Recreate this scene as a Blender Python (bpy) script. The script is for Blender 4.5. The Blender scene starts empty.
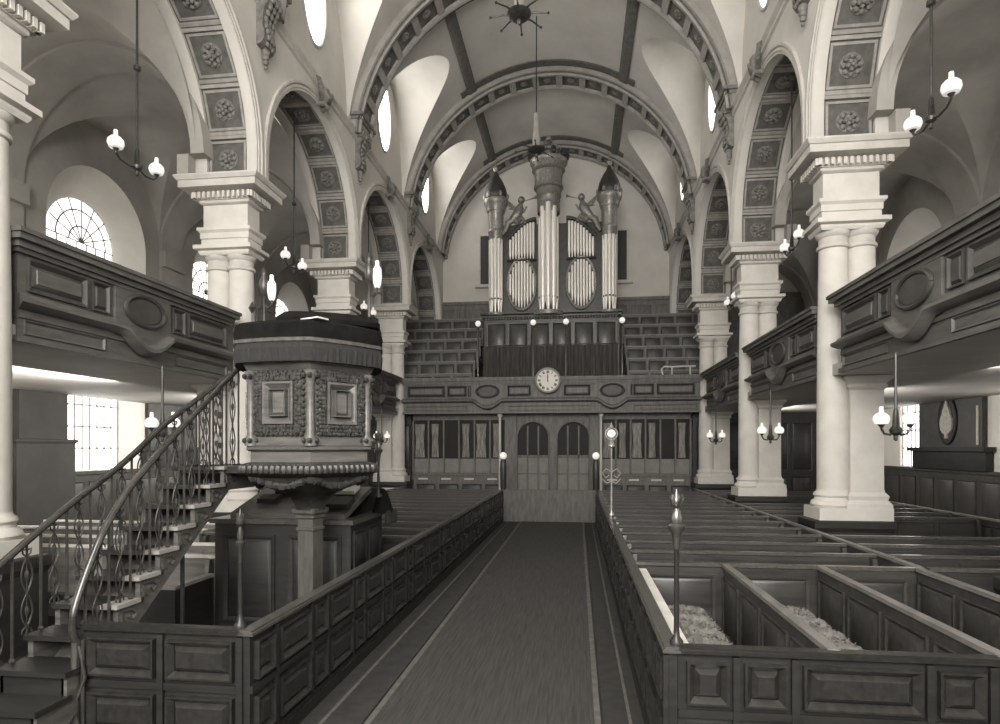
import bpy, math, random
from mathutils import Matrix, Vector
random.seed(7)
PI = math.pi
SC = bpy.context.scene
COL = SC.collection
S = 0.72            # the church is laid out in 'survey' units and brought to metres at the end

# ------------------------------------------------------------------ materials
def g(v, t=1.0):
    return (v, v * (1 - .045 * t), v * (1 - .12 * t), 1)

def mat(name, v, rough=.6, var=.25, scale=3.0, stretch=(1, 1, 1), bump=0.0, metal=0.0, spec=.5, coat=0.0, detail=6, emit=0.0):
    m = bpy.data.materials.new(name); m.use_nodes = True
    nt = m.node_tree; b = nt.nodes['Principled BSDF']
    tc = nt.nodes.new('ShaderNodeTexCoord'); mp = nt.nodes.new('ShaderNodeMapping')
    mp.inputs['Scale'].default_value = stretch
    nz = nt.nodes.new('ShaderNodeTexNoise'); nz.inputs['Scale'].default_value = scale / S
    nz.inputs['Detail'].default_value = detail; nz.inputs['Roughness'].default_value = .6
    cr = nt.nodes.new('ShaderNodeValToRGB')
    cr.color_ramp.elements[0].position = .3; cr.color_ramp.elements[1].position = .72
    cr.color_ramp.elements[0].color = g(v * (1 - var)); cr.color_ramp.elements[1].color = g(min(1, v * (1 + var)))
    L = nt.links.new
    L(tc.outputs['Object'], mp.inputs['Vector']); L(mp.outputs['Vector'], nz.inputs['Vector'])
    L(nz.outputs['Fac'], cr.inputs['Fac']); L(cr.outputs['Color'], b.inputs['Base Color'])
    b.inputs['Roughness'].default_value = rough; b.inputs['Metallic'].default_value = metal
    b.inputs['Specular IOR Level'].default_value = spec
    if coat: b.inputs['Coat Weight'].default_value = coat; b.inputs['Coat Roughness'].default_value = .2
    if bump:
        bp = nt.nodes.new('ShaderNodeBump'); bp.inputs['Strength'].default_value = bump; bp.inputs['Distance'].default_value = .01
        L(nz.outputs['Fac'], bp.inputs['Height']); L(bp.outputs['Normal'], b.inputs['Normal'])
    if emit:
        b.inputs['Emission Color'].default_value = g(1, .6); b.inputs['Emission Strength'].default_value = emit
    return m

def glow(name, strength, v=1.0):
    m = bpy.data.materials.new(name); m.use_nodes = True
    nt = m.node_tree; nt.nodes.clear()
    o = nt.nodes.new('ShaderNodeOutputMaterial'); e = nt.nodes.new('ShaderNodeEmission')
    tc = nt.nodes.new('ShaderNodeTexCoord'); nz = nt.nodes.new('ShaderNodeTexNoise'); nz.inputs['Scale'].default_value = .8
    cr = nt.nodes.new('ShaderNodeValToRGB')
    cr.color_ramp.elements[0].color = g(.85 * v, .6); cr.color_ramp.elements[1].color = g(v, .6)
    nt.links.new(tc.outputs['Object'], nz.inputs['Vector']); nt.links.new(nz.outputs['Fac'], cr.inputs['Fac'])
    nt.links.new(cr.outputs['Color'], e.inputs['Color'])
    e.inputs['Strength'].default_value = strength
    nt.links.new(e.outputs[0], o.inputs[0])
    return m

M = dict(
    plaster=mat('plaster', 0.57, .9, .10, .9), vault=mat('vault_plaster', 0.49, .9, .16, .5, detail=9),
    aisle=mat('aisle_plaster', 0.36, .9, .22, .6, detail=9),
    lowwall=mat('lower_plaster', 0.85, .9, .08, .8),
    stone=mat('painted_stone', 0.57, .75, .10, 2.5, bump=.05),
    stone2=mat('stone_moulding', 0.51, .8, .12, 4, bump=.05),
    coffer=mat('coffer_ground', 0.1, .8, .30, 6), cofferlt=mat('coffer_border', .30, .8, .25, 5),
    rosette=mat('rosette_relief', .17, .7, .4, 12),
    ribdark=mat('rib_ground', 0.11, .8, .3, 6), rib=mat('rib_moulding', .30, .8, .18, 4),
    console=mat('carved_console', .17, .7, .4, 9),
    wood=mat('dark_oak', 0.019, .5, .45, 2.2, (1, 1, 7), .05, coat=.15),
    woodh=mat('dark_oak_long', 0.02, .36, .45, 2.2, (7, .6, 7), .05, coat=.2),
    woodg=mat('gallery_oak', 0.1, .5, .35, 2.0, (1, 1, 5), .05),
    woodw=mat('west_gallery_oak', 0.125, .55, .35, 2.0, (5, 1, 1), .05),
    cap=mat('polished_rail', 0.08, .28, .3, 3, (6, 1, 6), coat=.3),
    pew=mat('pew_oak', 0.042, .40, .4, 2, (.7, 6, 6), .04, coat=.1),
    pulpit=mat('pulpit_oak', 0.105, .42, .4, 3, (1, 1, 6), .06, coat=.1),
    carved=mat('carved_oak', 0.034, .42, .6, 14, bump=.25),
    velvet=mat('velvet', 0.007, .95, .5, 9, spec=.15), fringe=mat('fringe', 0.02, .9, .7, 18, (8, 8, .5), .3),
    balus=mat('baluster_iron', 0.06, .38, .4, 8, metal=.35), railtop=mat('handrail_oak', 0.035, .22, .4, 3, (4, 1, 4), coat=.5), braid=mat('velvet_braid', .07, .8, .5, 14), stemwood=mat('stem_oak', 0.085, .4, .3, 3, (6, 6, 1)), ledge=mat('ledge_gleam', 0.75, .3, .2, 3, coat=.3), greywall=mat('grey_pilaster', 0.065, .9, .15, 2),
    pew_daylit=mat('daylit_pew', .17, .3, .35, 2, (.7, 6, 6), coat=.2), dado=mat('aisle_dado', .075, .45, .3, 2, (1, 6, 1)), benchcap=mat('bench_cap', .17, .45, .3, 3, (6, 1, 1)),  # paler pew oak: strong daylight put into its colour
    brassl=mat('bright_brass', .45, .3, .2, 6, metal=.5), panelline=mat('shadowed_moulding', .045, .5, .3, 4), gpanel=mat('gallery_moulding', .055, .42, .3, 4),  # panelline: shade of panel mouldings put into a darker oak
    barpanel=mat('barrier_panel', .025, .33, .45, 2.2, (7, .6, 7), .05, coat=.3),
    soffit=mat('gallery_soffit', 0.4, .7, .12, 1.2),
    iron=mat('wrought_iron', .020, .4, .3, 8), ironl=mat('lamp_iron', .05, .35, .4, 8, metal=.4),
    brass=mat('brass', 0.17, .3, .25, 6, metal=.8),
    pipe=mat('pipe_metal', .80, .38, .12, 1.5, (6, 6, .4), metal=.35), gilt=mat('gilt_carving', 0.24, .38, .45, 14, bump=.35, metal=.35),
    case=mat('organ_case', 0.035, .45, .4, 4, bump=.05, coat=.2),
    curtain=mat('curtain_cloth', 0.06, .9, .5, 3, (6, 6, .5)), lcurtain=mat('pale_curtain', 0.28, .9, .5, 5, (3, 3, .6)),
    palepanel=mat('pale_panel', 0.21, .7, .2, 3),
    carpet=mat('carpet_pile', 0.046, .95, .38, 7, (6, .25, 1), .1), stripe=mat('carpet_edge', 0.11, .9, .3, 8),
    matt=mat('floor_matting', 0.03, .9, .3, 6),
    floor=mat('floor_boards', 0.03, .6, .4, 1.6, (6, .5, 1)),
    fur=mat('fleece', 0.17, 1, .5, 11, bump=.6), dial=mat('clock_dial', .72, .6, .06, 4), ink=mat('black_paint', .015, .5, .2, 4),
    opal=mat('opal_glass', .85, .25, .03, 2, emit=.22), book=mat('book_cloth', 0.02, .6, .4, 6), paper=mat('paper', .6, .8, .1, 6),  # opal globes are unlit; small glow added for their brightness
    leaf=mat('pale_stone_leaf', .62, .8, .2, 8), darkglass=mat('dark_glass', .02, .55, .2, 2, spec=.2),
    tablet=mat('dark_tablet', .055, .5, .3, 3),
    win=glow('daylight_glass', 1.6, .9), wineast=glow('east_bay_glass', 5.0), winr=glow('south_clerestory_glass', 2.0), winl=glow('north_clerestory_glass', 7.0), winlow=glow('daylight_glass_low', 2.5), east=glow('east_daylight', 11.0),
    bars=mat('window_bars', .22, .6, .1, 4),
)

# ------------------------------------------------------------------ mesh builder
class MB:
    def __init__(s, M_=None):
        s.v = []; s.f = []; s.M = M_
    def add(s, vs, fs):
        b = len(s.v)
        if s.M is not None: vs = [tuple(s.M @ Vector(p)) for p in vs]
        s.v += [tuple(p) for p in vs]; s.f += [tuple(b + i for i in f) for f in fs]
        return s
    def box(s, x0, x1, y0, y1, z0, z1):
        return s.add([(x0, y0, z0), (x1, y0, z0), (x1, y1, z0), (x0, y1, z0), (x0, y0, z1), (x1, y0, z1), (x1, y1, z1), (x0, y1, z1)],
                     [(0, 3, 2, 1), (4, 5, 6, 7), (0, 1, 5, 4), (1, 2, 6, 5), (2, 3, 7, 6), (3, 0, 4, 7)])
    def frustum(s, a, b, za, zb):          # a,b = (x0,x1,y0,y1) at za, zb
        return s.add([(a[0], a[2], za), (a[1], a[2], za), (a[1], a[3], za), (a[0], a[3], za), (b[0], b[2], zb), (b[1], b[2], zb), (b[1], b[3], zb), (b[0], b[3], zb)],
                     [(0, 3, 2, 1), (4, 5, 6, 7), (0, 1, 5, 4), (1, 2, 6, 5), (2, 3, 7, 6), (3, 0, 4, 7)])
    def slabs(s, cx, cy, hx, hy, prof):    # moulded rectangular stack: prof [(offset, z)...]
        for (o0, z0), (o1, z1) in zip(prof, prof[1:]):
            if z1 == z0: continue
            s.frustum((cx - hx - o0, cx + hx + o0, cy - hy - o0, cy + hy + o0), (cx - hx - o1, cx + hx + o1, cy - hy - o1, cy + hy + o1), z0, z1)
        return s
    def lathe(s, prof, c=(0, 0, 0), n=20, sx=1, sy=1, a0=0, a1=2 * PI):
        full = abs(a1 - a0 - 2 * PI) < 1e-6
        k = n if full else n + 1
        vs = [(c[0] + r * sx * math.cos(a0 + (a1 - a0) * i / n), c[1] + r * sy * math.sin(a0 + (a1 - a0) * i / n), c[2] + z) for r, z in prof for i in range(k)]
        fs = []
        for j in range(len(prof) - 1):
            for i in range(n):
                i2 = (i + 1) % k
                fs.append((j * k + i, j * k + i2, (j + 1) * k + i2, (j + 1) * k + i))
        if full:
            fs.append(tuple(range(k - 1, -1, -1))); fs.append(tuple((len(prof) - 1) * k + i for i in range(k)))
        return s.add(vs, fs)
    def tube(s, pts, r, n=8, cap=True):
        pts = [Vector(p) for p in pts]
        rs = r if isinstance(r, (list, tuple)) else [r] * len(pts)
        t0 = (pts[1] - pts[0]).normalized()
        u = t0.cross(Vector((0, 0, 1)))
        if u.length < .05: u = t0.cross(Vector((0, 1, 0)))
        u.normalize(); vs = []
        for i, p in enumerate(pts):
            t = (pts[min(i + 1, len(pts) - 1)] - pts[max(i - 1, 0)])
            t = t.normalized() if t.length > 1e-9 else t0
            u = (u - t * u.dot(t))
            u = u.normalized() if u.length > 1e-6 else t.orthogonal().normalized()
            w = t.cross(u)
            for k in range(n):
                a = 2 * PI * k / n
                vs.append(p + (u * math.cos(a) + w * math.sin(a)) * rs[i])
        fs = [(i * n + k, i * n + (k + 1) % n, (i + 1) * n + (k + 1) % n, (i + 1) * n + k) for i in range(len(pts) - 1) for k in range(n)]
        if cap: fs += [tuple(range(n - 1, -1, -1)), tuple((len(pts) - 1) * n + k for k in range(n))]
        return s.add(vs, fs)
    def ball(s, c, r, n=12, sc=(1, 1, 1)):
        m = max(4, n // 2)
        prof = [(r * math.sin(PI * j / m), -r * math.cos(PI * j / m)) for j in range(m + 1)]
        prof[0] = (r * .02, -r); prof[-1] = (r * .02, r)
        return s.lathe([(a * 1, b * sc[2]) for a, b in prof], c, n, sc[0], sc[1])
    def prism(s, poly, axis, a0, a1):      # poly in the two other axes, extruded along axis
        n = len(poly)
        def p(q, a): return {'x': (a, q[0], q[1]), 'y': (q[0], a, q[1]), 'z': (q[0], q[1], a)}[axis]
        vs = [p(q, a0) for q in poly] + [p(q, a1) for q in poly]
        return s.add(vs, [tuple(range(n - 1, -1, -1)), tuple(range(n, 2 * n))] + [(i, (i + 1) % n, n + (i + 1) % n, n + i) for i in range(n)])
    def sweep(s, path, axis, sec, closed=True):   # path [(pos, radial)], sec [(u along axis, v along radial)]
        ax = Vector(axis); n = len(sec)
        vs = [Vector(p) + Vector(r) * v + ax * u for p, r in path for u, v in sec]
        fs = [(i * n + k, i * n + (k + 1) % n, (i + 1) * n + (k + 1) % n, (i + 1) * n + k) for i in range(len(path) - 1) for k in range(n if closed else n - 1)]
        if closed: fs += [tuple(range(n - 1, -1, -1)), tuple((len(path) - 1) * n + k for k in range(n))]
        return s.add(vs, fs)
    def fpanel(s, s0, s1, z0, z1, w=.05, d=.035, field=True):   # moulded panel on plane o=0 of (s,o,z)
        e = w * .3; q = d * .12
        A = [(s0, s1, z0, z1, 0), (s0, s1, z0, z1, d), (s0 + e, s1 - e, z0 + e, z1 - e, d), (s0 + w, s1 - w, z0 + w, z1 - w, q), (s0 + w, s1 - w, z0 + w, z1 - w, 0)]
        vs = [p for (a, b, c, f, o) in A for p in ((a, o, c), (b, o, c), (b, o, f), (a, o, f))]
        s.add(vs, [(j * 4 + k, j * 4 + (k + 1) % 4, j * 4 + 4 + (k + 1) % 4, j * 4 + 4 + k) for j in range(4) for k in range(4)])
        if field and s1 - s0 > 4 * w and z1 - z0 > 4 * w:
            a = w * 1.7
            s.frustum_o(s0 + w, s1 - w, z0 + w, z1 - w, a - w, d * .75)
        return s
    def frustum_o(s, s0, s1, z0, z1, i, d):
        return s.add([(s0, 0, z0), (s1, 0, z0), (s1, 0, z1), (s0, 0, z1), (s0 + i, d, z0 + i), (s1 - i, d, z0 + i), (s1 - i, d, z1 - i), (s0 + i, d, z1 - i)],
                     [(4, 5, 6, 7), (0, 1, 5, 4), (1, 2, 6, 5), (2, 3, 7, 6), (3, 0, 4, 7)])
    def build(s, name, m, parent=None, smooth=True, origin=None):
        me = bpy.data.meshes.new(name)
        o3 = Vector(origin) if origin is not None else Vector((0, 0, 0))
        me.from_pydata([tuple(Vector(p) - o3) for p in s.v] if origin is not None else s.v, [], s.f)
        me.materials.append(M[m] if isinstance(m, str) else m)
        if smooth:
            me.polygons.foreach_set('use_smooth', [True] * len(me.polygons)); me.set_sharp_from_angle(angle=math.radians(38))
        me.update()
        o = bpy.data.objects.new(name, me); COL.objects.link(o)
        if parent is not None: o.parent = parent
        elif origin is not None: o.location = o3
        return o

def tag(o, label, cat, group=None, kind=None):
    o['label'] = label; o['category'] = cat
    if group: o['group'] = group
    if kind: o['kind'] = kind
    return o
def thing(name, label, cat, loc=(0, 0, 0), group=None, kind=None, rotz=0):
    o = bpy.data.objects.new(name, None); COL.objects.link(o); o.location = loc; o.rotation_euler = (0, 0, rotz)
    o.empty_display_size = .1
    return tag(o, label, cat, group, kind)
def dup(root, loc=None, label=None, rotz=None):
    r = root.copy(); COL.objects.link(r)
    if loc is not None: r.location = loc
    if rotz is not None: r.rotation_euler = (0, 0, rotz)
    if label: r['label'] = label
    for ch in [o for o in KIDS(root)]:
        c = ch.copy(); COL.objects.link(c); c.parent = r
        for gch in KIDS(ch):
            d = gch.copy(); COL.objects.link(d); d.parent = c
    return r
def KIDS(o):
    return [x for x in COL.objects if x.parent == o]
def struct(o, label, cat):
    return tag(o, label, cat, kind='structure')
ORD = ['nearest', 'second', 'third', 'fourth', 'fifth', 'sixth', 'seventh', 'eighth', 'ninth', 'tenth', 'eleventh', 'twelfth', 'thirteenth', 'fourteenth', 'fifteenth', 'sixteenth', 'seventeenth', 'eighteenth']
SIDE = {-1: 'left', 1: 'right'}

# ------------------------------------------------------------------ plan data
YC = lambda i: 6.88 + 6 * i            # pier centres
YE, YW = -5.2, 31.4                    # east and west walls
XO = 12.1                              # aisle outer wall
R_A, Z_SPR, Z_COR = 2.75, 9.02, 8.4
RV = 5.78; ZV = 17.55 - RV             # nave barrel
LW, LH, LZ = 2.3, 3.9, 12.55           # lunette
zmain = lambda x: ZV + math.sqrt(max(0, RV * RV - x * x))

# ------------------------------------------------------------------ floor
b = MB().box(-XO, XO, YE, YW, -.1, 0)
struct(b.build('floor', 'floor'), 'dark boarded floor of the church', 'floor')
t = thing('carpet_runner', 'long brown carpet runner with pale edge lines along the central aisle', 'carpet', (.3, 13, 0))
MB().box(-.74, 1.37, 2.0, 21.7, .005, .02).build('pile', 'carpet', t).location = (-.3, -13, 0)
for x in (-.76, 1.38):
    MB().box(x - .03, x + .03, 2.0, 21.7, .005, .024).build('edge_line', 'stripe', t).location = (-.3, -13, 0)
t = thing('floor_matting', 'dark matting strip beside carpet at left barrier foot', 'matting', (-1, 13, 0))
MB().box(-1.40, -.82, 2, 21.7, .003, .012).build('mat', 'matt', t).location = (1, -13, 0)
MB().box(-1.22, -1.18, 2, 21.7, .004, .018).build('edge_line', 'stripe', t).location = (1, -13, 0)
t = thing('floor_matting', 'dark matting strip beside carpet at right barrier foot', 'matting', (1.6, 13, 0))
MB().box(1.44, 1.83, 2, 21.7, .003, .012).build('mat', 'matt', t).location = (-1.6, -13, 0)
MB().box(1.67, 1.70, 2, 21.7, .004, .018).build('edge_line', 'stripe', t).location = (-1.6, -13, 0)

# ------------------------------------------------------------------ nave vault (ceiling)
nv = MB()
bays = list(range(-2, 4))
def ysamp(a, b_, n): return [a + (b_ - a) * i / n for i in range(n + 1)]
mv = MB(); lv = MB(); sill = MB(); cw = MB()
for i in bays:
    ya, yb = YC(i), YC(i + 1); ym = (ya + yb) / 2
    if i == 3: yb = YW
    ys = [ya] + [ym + LW * math.sin(-PI / 2 + PI * k / 36) for k in range(37)] + [yb]
    NX = 40
    rows = []; lun = []
    for y in ys:
        dy = (y - ym) / LW
        zl = LZ + LH * math.sqrt(max(0, 1 - dy * dy)) if abs(dy) < 1 else LZ
        if abs(dy) >= .9999 or zl <= zmain(5.72): xg = 5.72
        else: xg = math.sqrt(max(0, RV * RV - (zl - ZV) ** 2)); xg = min(xg, 5.72)
        a = math.asin(min(1, xg / RV))
        rows.append([(RV * math.sin(-a + 2 * a * k / NX), y, ZV + RV * math.cos(-a + 2 * a * k / NX)) for k in range(NX + 1)])
        lun.append((y, xg, max(zl, zmain(5.72)) if xg < 5.72 else zmain(5.72)))
    n = NX + 1
    mv.add([p for r in rows for p in r], [(j * n + k, j * n + k + 1, (j + 1) * n + k + 1, (j + 1) * n + k) for j in range(len(rows) - 1) for k in range(NX)])
    for sg in (-1, 1):
        seq = [q for q in lun if abs(q[0] - ym) <= LW + 1e-6]
        vs = []
        for (y, xg, z) in seq: vs += [(sg * xg, y, z), (sg * 5.78, y, z)]
        lv.add(vs, [(2 * j, 2 * j + 1, 2 * j + 3, 2 * j + 2) for j in range(len(seq) - 1)])
        vs = []
        for (y, xg, z) in seq: vs += [(sg * 5.78, y, 12.5), (sg * 5.78, y, max(z, 12.5))]
        cw.add(vs, [(2 * j, 2 * j + 1, 2 * j + 3, 2 * j + 2) for j in range(len(seq) - 1)])
        sill.add([(sg * 5.66, ya, 12.45), (sg * 5.66, yb, 12.45), (sg * 5.8, yb, 12.75), (sg * 5.8, ya, 12.75)], [(0, 1, 2, 3)])
ce = thing('ceiling', 'plastered barrel vault of the nave with rounded lunettes', 'ceiling', kind='structure')
mv.build('barrel_vault', 'vault', ce); lv.build('lunette_vault', 'plaster', ce)
struct(cw.build('wall_clerestory', 'plaster'), 'pale clerestory wall in the lunettes', 'wall')
struct(sill.build('trim_1', 'vault'), 'sloping sill below the clerestory windows', 'sill')

# longitudinal bands on the vault
for sg in (-1, 1):
    mb = MB()
    a = math.asin(2.95 / RV)
    for i in bays:
        y0, y1 = YC(i) + .45, YC(i + 1) - .45
        sec = [(-.2, 0), (-.2, .05), (-.13, .09), (.13, .09), (.2, .05), (.2, 0)]
        vs = []
        for y in (y0, y1):
            for (u, d) in sec:
                aa = sg * a + u / RV
                vs.append((math.sin(aa) * (RV - d), y, ZV + math.cos(aa) * (RV - d)))
        mb.add(vs, [(k, k + 1, 6 + k + 1, 6 + k) for k in range(5)])
    struct(mb.build('trim_%d' % (2 if sg < 0 else 3), 'ribdark'), 'dark lengthwise band on the %s slope of the vault' % SIDE[sg], 'vault band')

# transverse ribs, coffered
def rosette(mb, c, nrm, r, n=8):
    nrm = Vector(nrm).normalized(); u = nrm.orthogonal().normalized(); w = nrm.cross(u); c = Vector(c)
    old = mb.M
    base = Matrix(((u.x, w.x, nrm.x, c.x), (u.y, w.y, nrm.y, c.y), (u.z, w.z, nrm.z, c.z), (0, 0, 0, 1)))
    mb.M = base if old is None else old @ base
    mb.lathe([(r * 1.0, 0), (r * .96, r * .12), (r * .8, r * .16), (r * .7, r * .06)], (0, 0, 0), 16)
    for k in range(n):
        a = 2 * PI * k / n; mb.ball((r * .68 * math.cos(a), r * .68 * math.sin(a), r * .12), r * .27, 6, (1, 1, .9))
    for k in range(5):
        a = 2 * PI * (k + .5) / 5; mb.ball((r * .3 * math.cos(a), r * .3 * math.sin(a), r * .3), r * .22, 6)
    mb.ball((0, 0, r * .45), r * .2, 6)
    mb.M = old

for i in range(0, 5):
    yc = YC(i) if i < 4 else 30.75
    t = thing('trim_%d' % (10 + i), '%s coffered rib arching across the nave vault' % ORD[i], 'vault rib', (0, yc, 0), kind='structure')
    def path(R, n=48, a=1.475):
        out = []
        for k in range(n + 1):
            q = -a + 2 * a * k / n
            out.append(((R * math.sin(q), 0, ZV + R * math.cos(q)), (math.sin(q), 0, math.cos(q))))
        return out
    Ri = RV - .34
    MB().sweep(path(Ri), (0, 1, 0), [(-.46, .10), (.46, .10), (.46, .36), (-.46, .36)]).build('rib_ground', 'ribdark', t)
    ed = MB()
    for sg in (-1, 1):
        ed.sweep(path(Ri), (0, 1, 0), [(sg * .34, .12), (sg * .34, .04), (sg * .40, .0), (sg * .50, .0), (sg * .53, .05), (sg * .53, .14), (sg * .58, .16), (sg * .58, .34), (sg * .44, .34), (sg * .44, .12)])
    ed.build('rib_moulding', 'rib', t)
    bd = MB()
    for sg in (-1, 1):
        bd.sweep(path(RV - .05, 40, .62), (0, 1, 0), [(sg * .62, 0), (sg * .62, .08), (sg * .96, .08), (sg * .96, 0)])
        bd.sweep(path(Ri, 48, 1.475), (0, 1, 0), [(sg * .585, .05), (sg * .585, .10), (sg * .60, .10), (sg * .60, .05)])
    bd.build('border_band', 'ribdark', t)
    cb = MB(); cf = MB(); NC = 17
    for k in range(NC + 1):
        q = -1.44 + 2.88 * k / NC
        m_ = Matrix.Rotation(q, 4, 'Y')
        cb.M = Matrix.Translation((0, 0, ZV)) @ m_
        cb.box(-.12, .12, -.36, .36, Ri + .02, Ri + .14)
        if k < NC:
            qq = q + 1.44 / NC
            cf.M = Matrix.Translation((0, 0, ZV)) @ Matrix.Rotation(qq, 4, 'Y')
            rosette(cf, (0, 0, Ri + .10), (0, 0, -1), .16)
    cb.build('cross_bar', 'rib', t); cf.build('coffer_relief', 'rosette', t)

# ------------------------------------------------------------------ arcade walls, arches, consoles
def arch_path(n=28, r=R_A):
    pts = []
    for z in (Z_COR, Z_COR + .28): pts.append(((0, -r, z), (0, -1, 0)))
    for k in range(n + 1):
        q = -PI / 2 + PI * k / n
        pts.append(((0, r * math.sin(q), Z_SPR + r * math.cos(q)), (0, math.sin(q), math.cos(q))))
    for z in (Z_COR + .28, Z_COR): pts.append(((0, r, z), (0, 1, 0)))
    return pts
def arch_len_pts(n):
    """n positions along the intrados with outward normal"""
    tot = 2 * .62 + PI * R_A; out = []
    for k in range(n):
        l = tot * (k + .5) / n
        if l < .62: out.append(((0, -R_A, Z_COR + l), (0, -1, 0), l))
        elif l > tot - .62: out.append(((0, R_A, Z_COR + tot - l), (0, 1, 0), l))
        else:
            q = -PI / 2 + (l - .62) / R_A
            out.append(((0, R_A * math.sin(q), Z_SPR + R_A * math.cos(q)), (0, math.sin(q), math.cos(q)), l))
    return out, tot / n
tn = 20
for sg in (-1, 1):
    wl = MB()
    for i in bays:
        ya, yb = YC(i), YC(i + 1); ym = (ya + yb) / 2
        if i == 3: yb2 = YW
        else: yb2 = yb
        r = R_A + .02
        ys = [ya, ym - r - .001] + [ym + r * math.sin(-PI / 2 + PI * k / 32) for k in range(33)] + [ym + r + .001, yb2]
        lo = [Z_COR, Z_COR] + [Z_SPR + r * math.cos(-PI / 2 + PI * k / 32) for k in range(33)] + [Z_COR, Z_COR]
        for x in (5.68, 7.06):
            vs = []
            for y, z in zip(ys, lo): vs += [(sg * x, y, z), (sg * x, y, 12.47)]
            wl.add(vs, [(2 * j, 2 * j + 1, 2 * j + 3, 2 * j + 2) for j in range(len(ys) - 1)])
    struct(wl.build('wall_%s' % SIDE[sg], 'plaster'), 'pale plastered nave wall above the %s arcade' % SIDE[sg], 'wall')
    # string course
    mb = MB()
    mb.prism([(sg * 5.7, 12.16), (sg * 5.62, 12.2), (sg * 5.62, 12.28), (sg * 5.54, 12.34), (sg * 5.54, 12.40), (sg * 5.7, 12.46)], 'y', YE, YW)
    struct(mb.build('trim_%d' % (4 if sg < 0 else 5), 'stone2'), 'string course along the %s nave wall' % SIDE[sg], 'moulding')
    for i in range(-1, 4):
        ym = (YC(i) + YC(i + 1)) / 2
        k = i
        t = thing('trim_%d' % tn, 'coffered arch between the %s columns, %s' % (SIDE[sg], 'behind the view' if i < 0 else ORD[i] + ' from the front'), 'arch', (sg * 6.37, ym, 0), kind='structure'); tn += 1
        P_ = arch_path()
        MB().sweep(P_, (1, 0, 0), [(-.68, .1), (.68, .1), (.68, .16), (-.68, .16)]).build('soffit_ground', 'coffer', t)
        ed = MB()
        for q in (-1, 1):
            ed.sweep(P_, (1, 0, 0), [(q * .46, .12), (q * .46, .02), (q * .50, 0), (q * .68, 0), (q * .68, .12)])
        ed.build('soffit_border', 'plaster', t)
        ar = MB()
        for q in (-1, 1):
            f = q * .68
            ar.sweep(P_, (1, 0, 0), [(f, -.01), (f + q * .03, -.01), (f + q * .03, .04), (f + q * .05, .05), (f + q * .05, .10), (f + q * .03, .12), (f + q * .07, .15), (f + q * .07, .20), (f, .21)])
        ar.build('archivolt', 'stone2', t)
        pos, step = arch_len_pts(10)
        cb = MB()
        fr = MB()
        for (p, nrm, l) in pos:
            n3 = Vector(nrm); tdir = Vector((0, nrm[2], -nrm[1]))
            m_ = Matrix(((1, 0, 0, p[0]), (0, tdir.y, n3.y, p[1]), (0, tdir.z, n3.z, p[2]), (0, 0, 0, 1)))
            cb.M = m_
            h = step / 2
            cb.box(-.46, .46, -h, -h + .07, .02, .13); cb.box(-.46, .46, h - .07, h, .02, .13)
            fr.M = m_
            for (a0, a1, b0, b1) in ((-.42, .42, -h + .1, -h + .15), (-.42, .42, h - .15, h - .1), (-.42, -.37, -h + .15, h - .15), (.37, .42, -h + .15, h - .15)):
                fr.box(a0, a1, b0, b1, .06, .12)
            rm = MB(); rosette(rm, Vector(p) + n3 * .1, -n3, .23); rm.build('rosette', 'rosette', t)
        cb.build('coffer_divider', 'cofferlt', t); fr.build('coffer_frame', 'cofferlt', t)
        # cherub keystone
        if 0 <= i:
            kt = thing('keystone_cherub', 'carved winged cherub head on the keystone of the %s arch, %s' % (SIDE[sg], ORD[i] + ' from the front'), 'carving', (sg * 5.52, ym, 11.95), 'carved cherub keystones')
            MB().ball((0, 0, .02), .17, 12, (.9, .9, 1.15)).ball((-sg * .12, 0, -.01), .05, 8).ball((0, 0, .14), .15, 10).build('head', 'console', kt)
            wg = MB()
            for q in (-1, 1):
                for f_ in range(4):
                    wg.tube([(0, q * .12, -.08 + .02 * f_), (-sg * .03, q * (.28 + .05 * f_), .02 + .09 * f_), (0, q * (.38 + .05 * f_), .0 + .10 * f_)], [.05, .06, .01], 6)
            wg.build('wing', 'console', kt)
            MB().tube([(sg * .15, -.18, -.24), (-sg * .05, -.1, -.2), (-sg * .07, 0, -.26), (-sg * .05, .1, -.2), (sg * .15, .18, -.24)], .06, 8).build('scroll', 'console', kt)
    for i in range(0, 4):
        t = thing('console_bracket', 'dark carved scroll bracket under the vault on the %s wall, %s from the front' % (SIDE[sg], ORD[i]), 'bracket', (sg * 5.69, YC(i), 12.87), 'carved vault brackets')
        ab = MB()
        o = -sg
        ab.box(min(0, o * .38), max(0, o * .38), -.66, .66, -.1, 0); ab.box(min(0, o * .32), max(0, o * .32), -.60, .60, -.2, -.1); ab.box(min(0, o * .27), max(0, o * .27), -.52, .52, -.36, -.2)
        ab.build('abacus', 'console', t)
        sc = MB()
        prof = [(0, -.32), (.26, -.32), (.32, -.42), (.33, -.55), (.27, -.66), (.2, -.75), (.16, -.95), (.15, -1.15), (.2, -1.3), (.2, -1.42), (.13, -1.52), (.05, -1.56), (0, -1.56)]
        sc.prism([(o * a, z) for a, z in prof], 'y', -.26, .26)
        sc.build('scroll_body', 'console', t)
        lf = MB()
        for q in range(9):
            z = -.45 - q * .13; d = [.33, .36, .30, .24, .2, .19, .22, .24, .2][q]
            for e in (-1, 0, 1):
                lf.ball((o * (d - .02), e * (.16 - .008 * q), z), .075 - .003 * q, 7, (.8, 1, 1.3))
        for q in range(4): lf.ball((o * .09, 0, -1.6 - .11 * q), .1 - .018 * q, 8)
        for q in (-1, 1): lf.tube([(o * .18, q * .3, -.38), (o * .3, q * .3, -.46), (o * .26, q * .3, -.6), (o * .14, q * .3, -.56), (o * .18, q * .3, -.48)], .05, 6)
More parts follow.
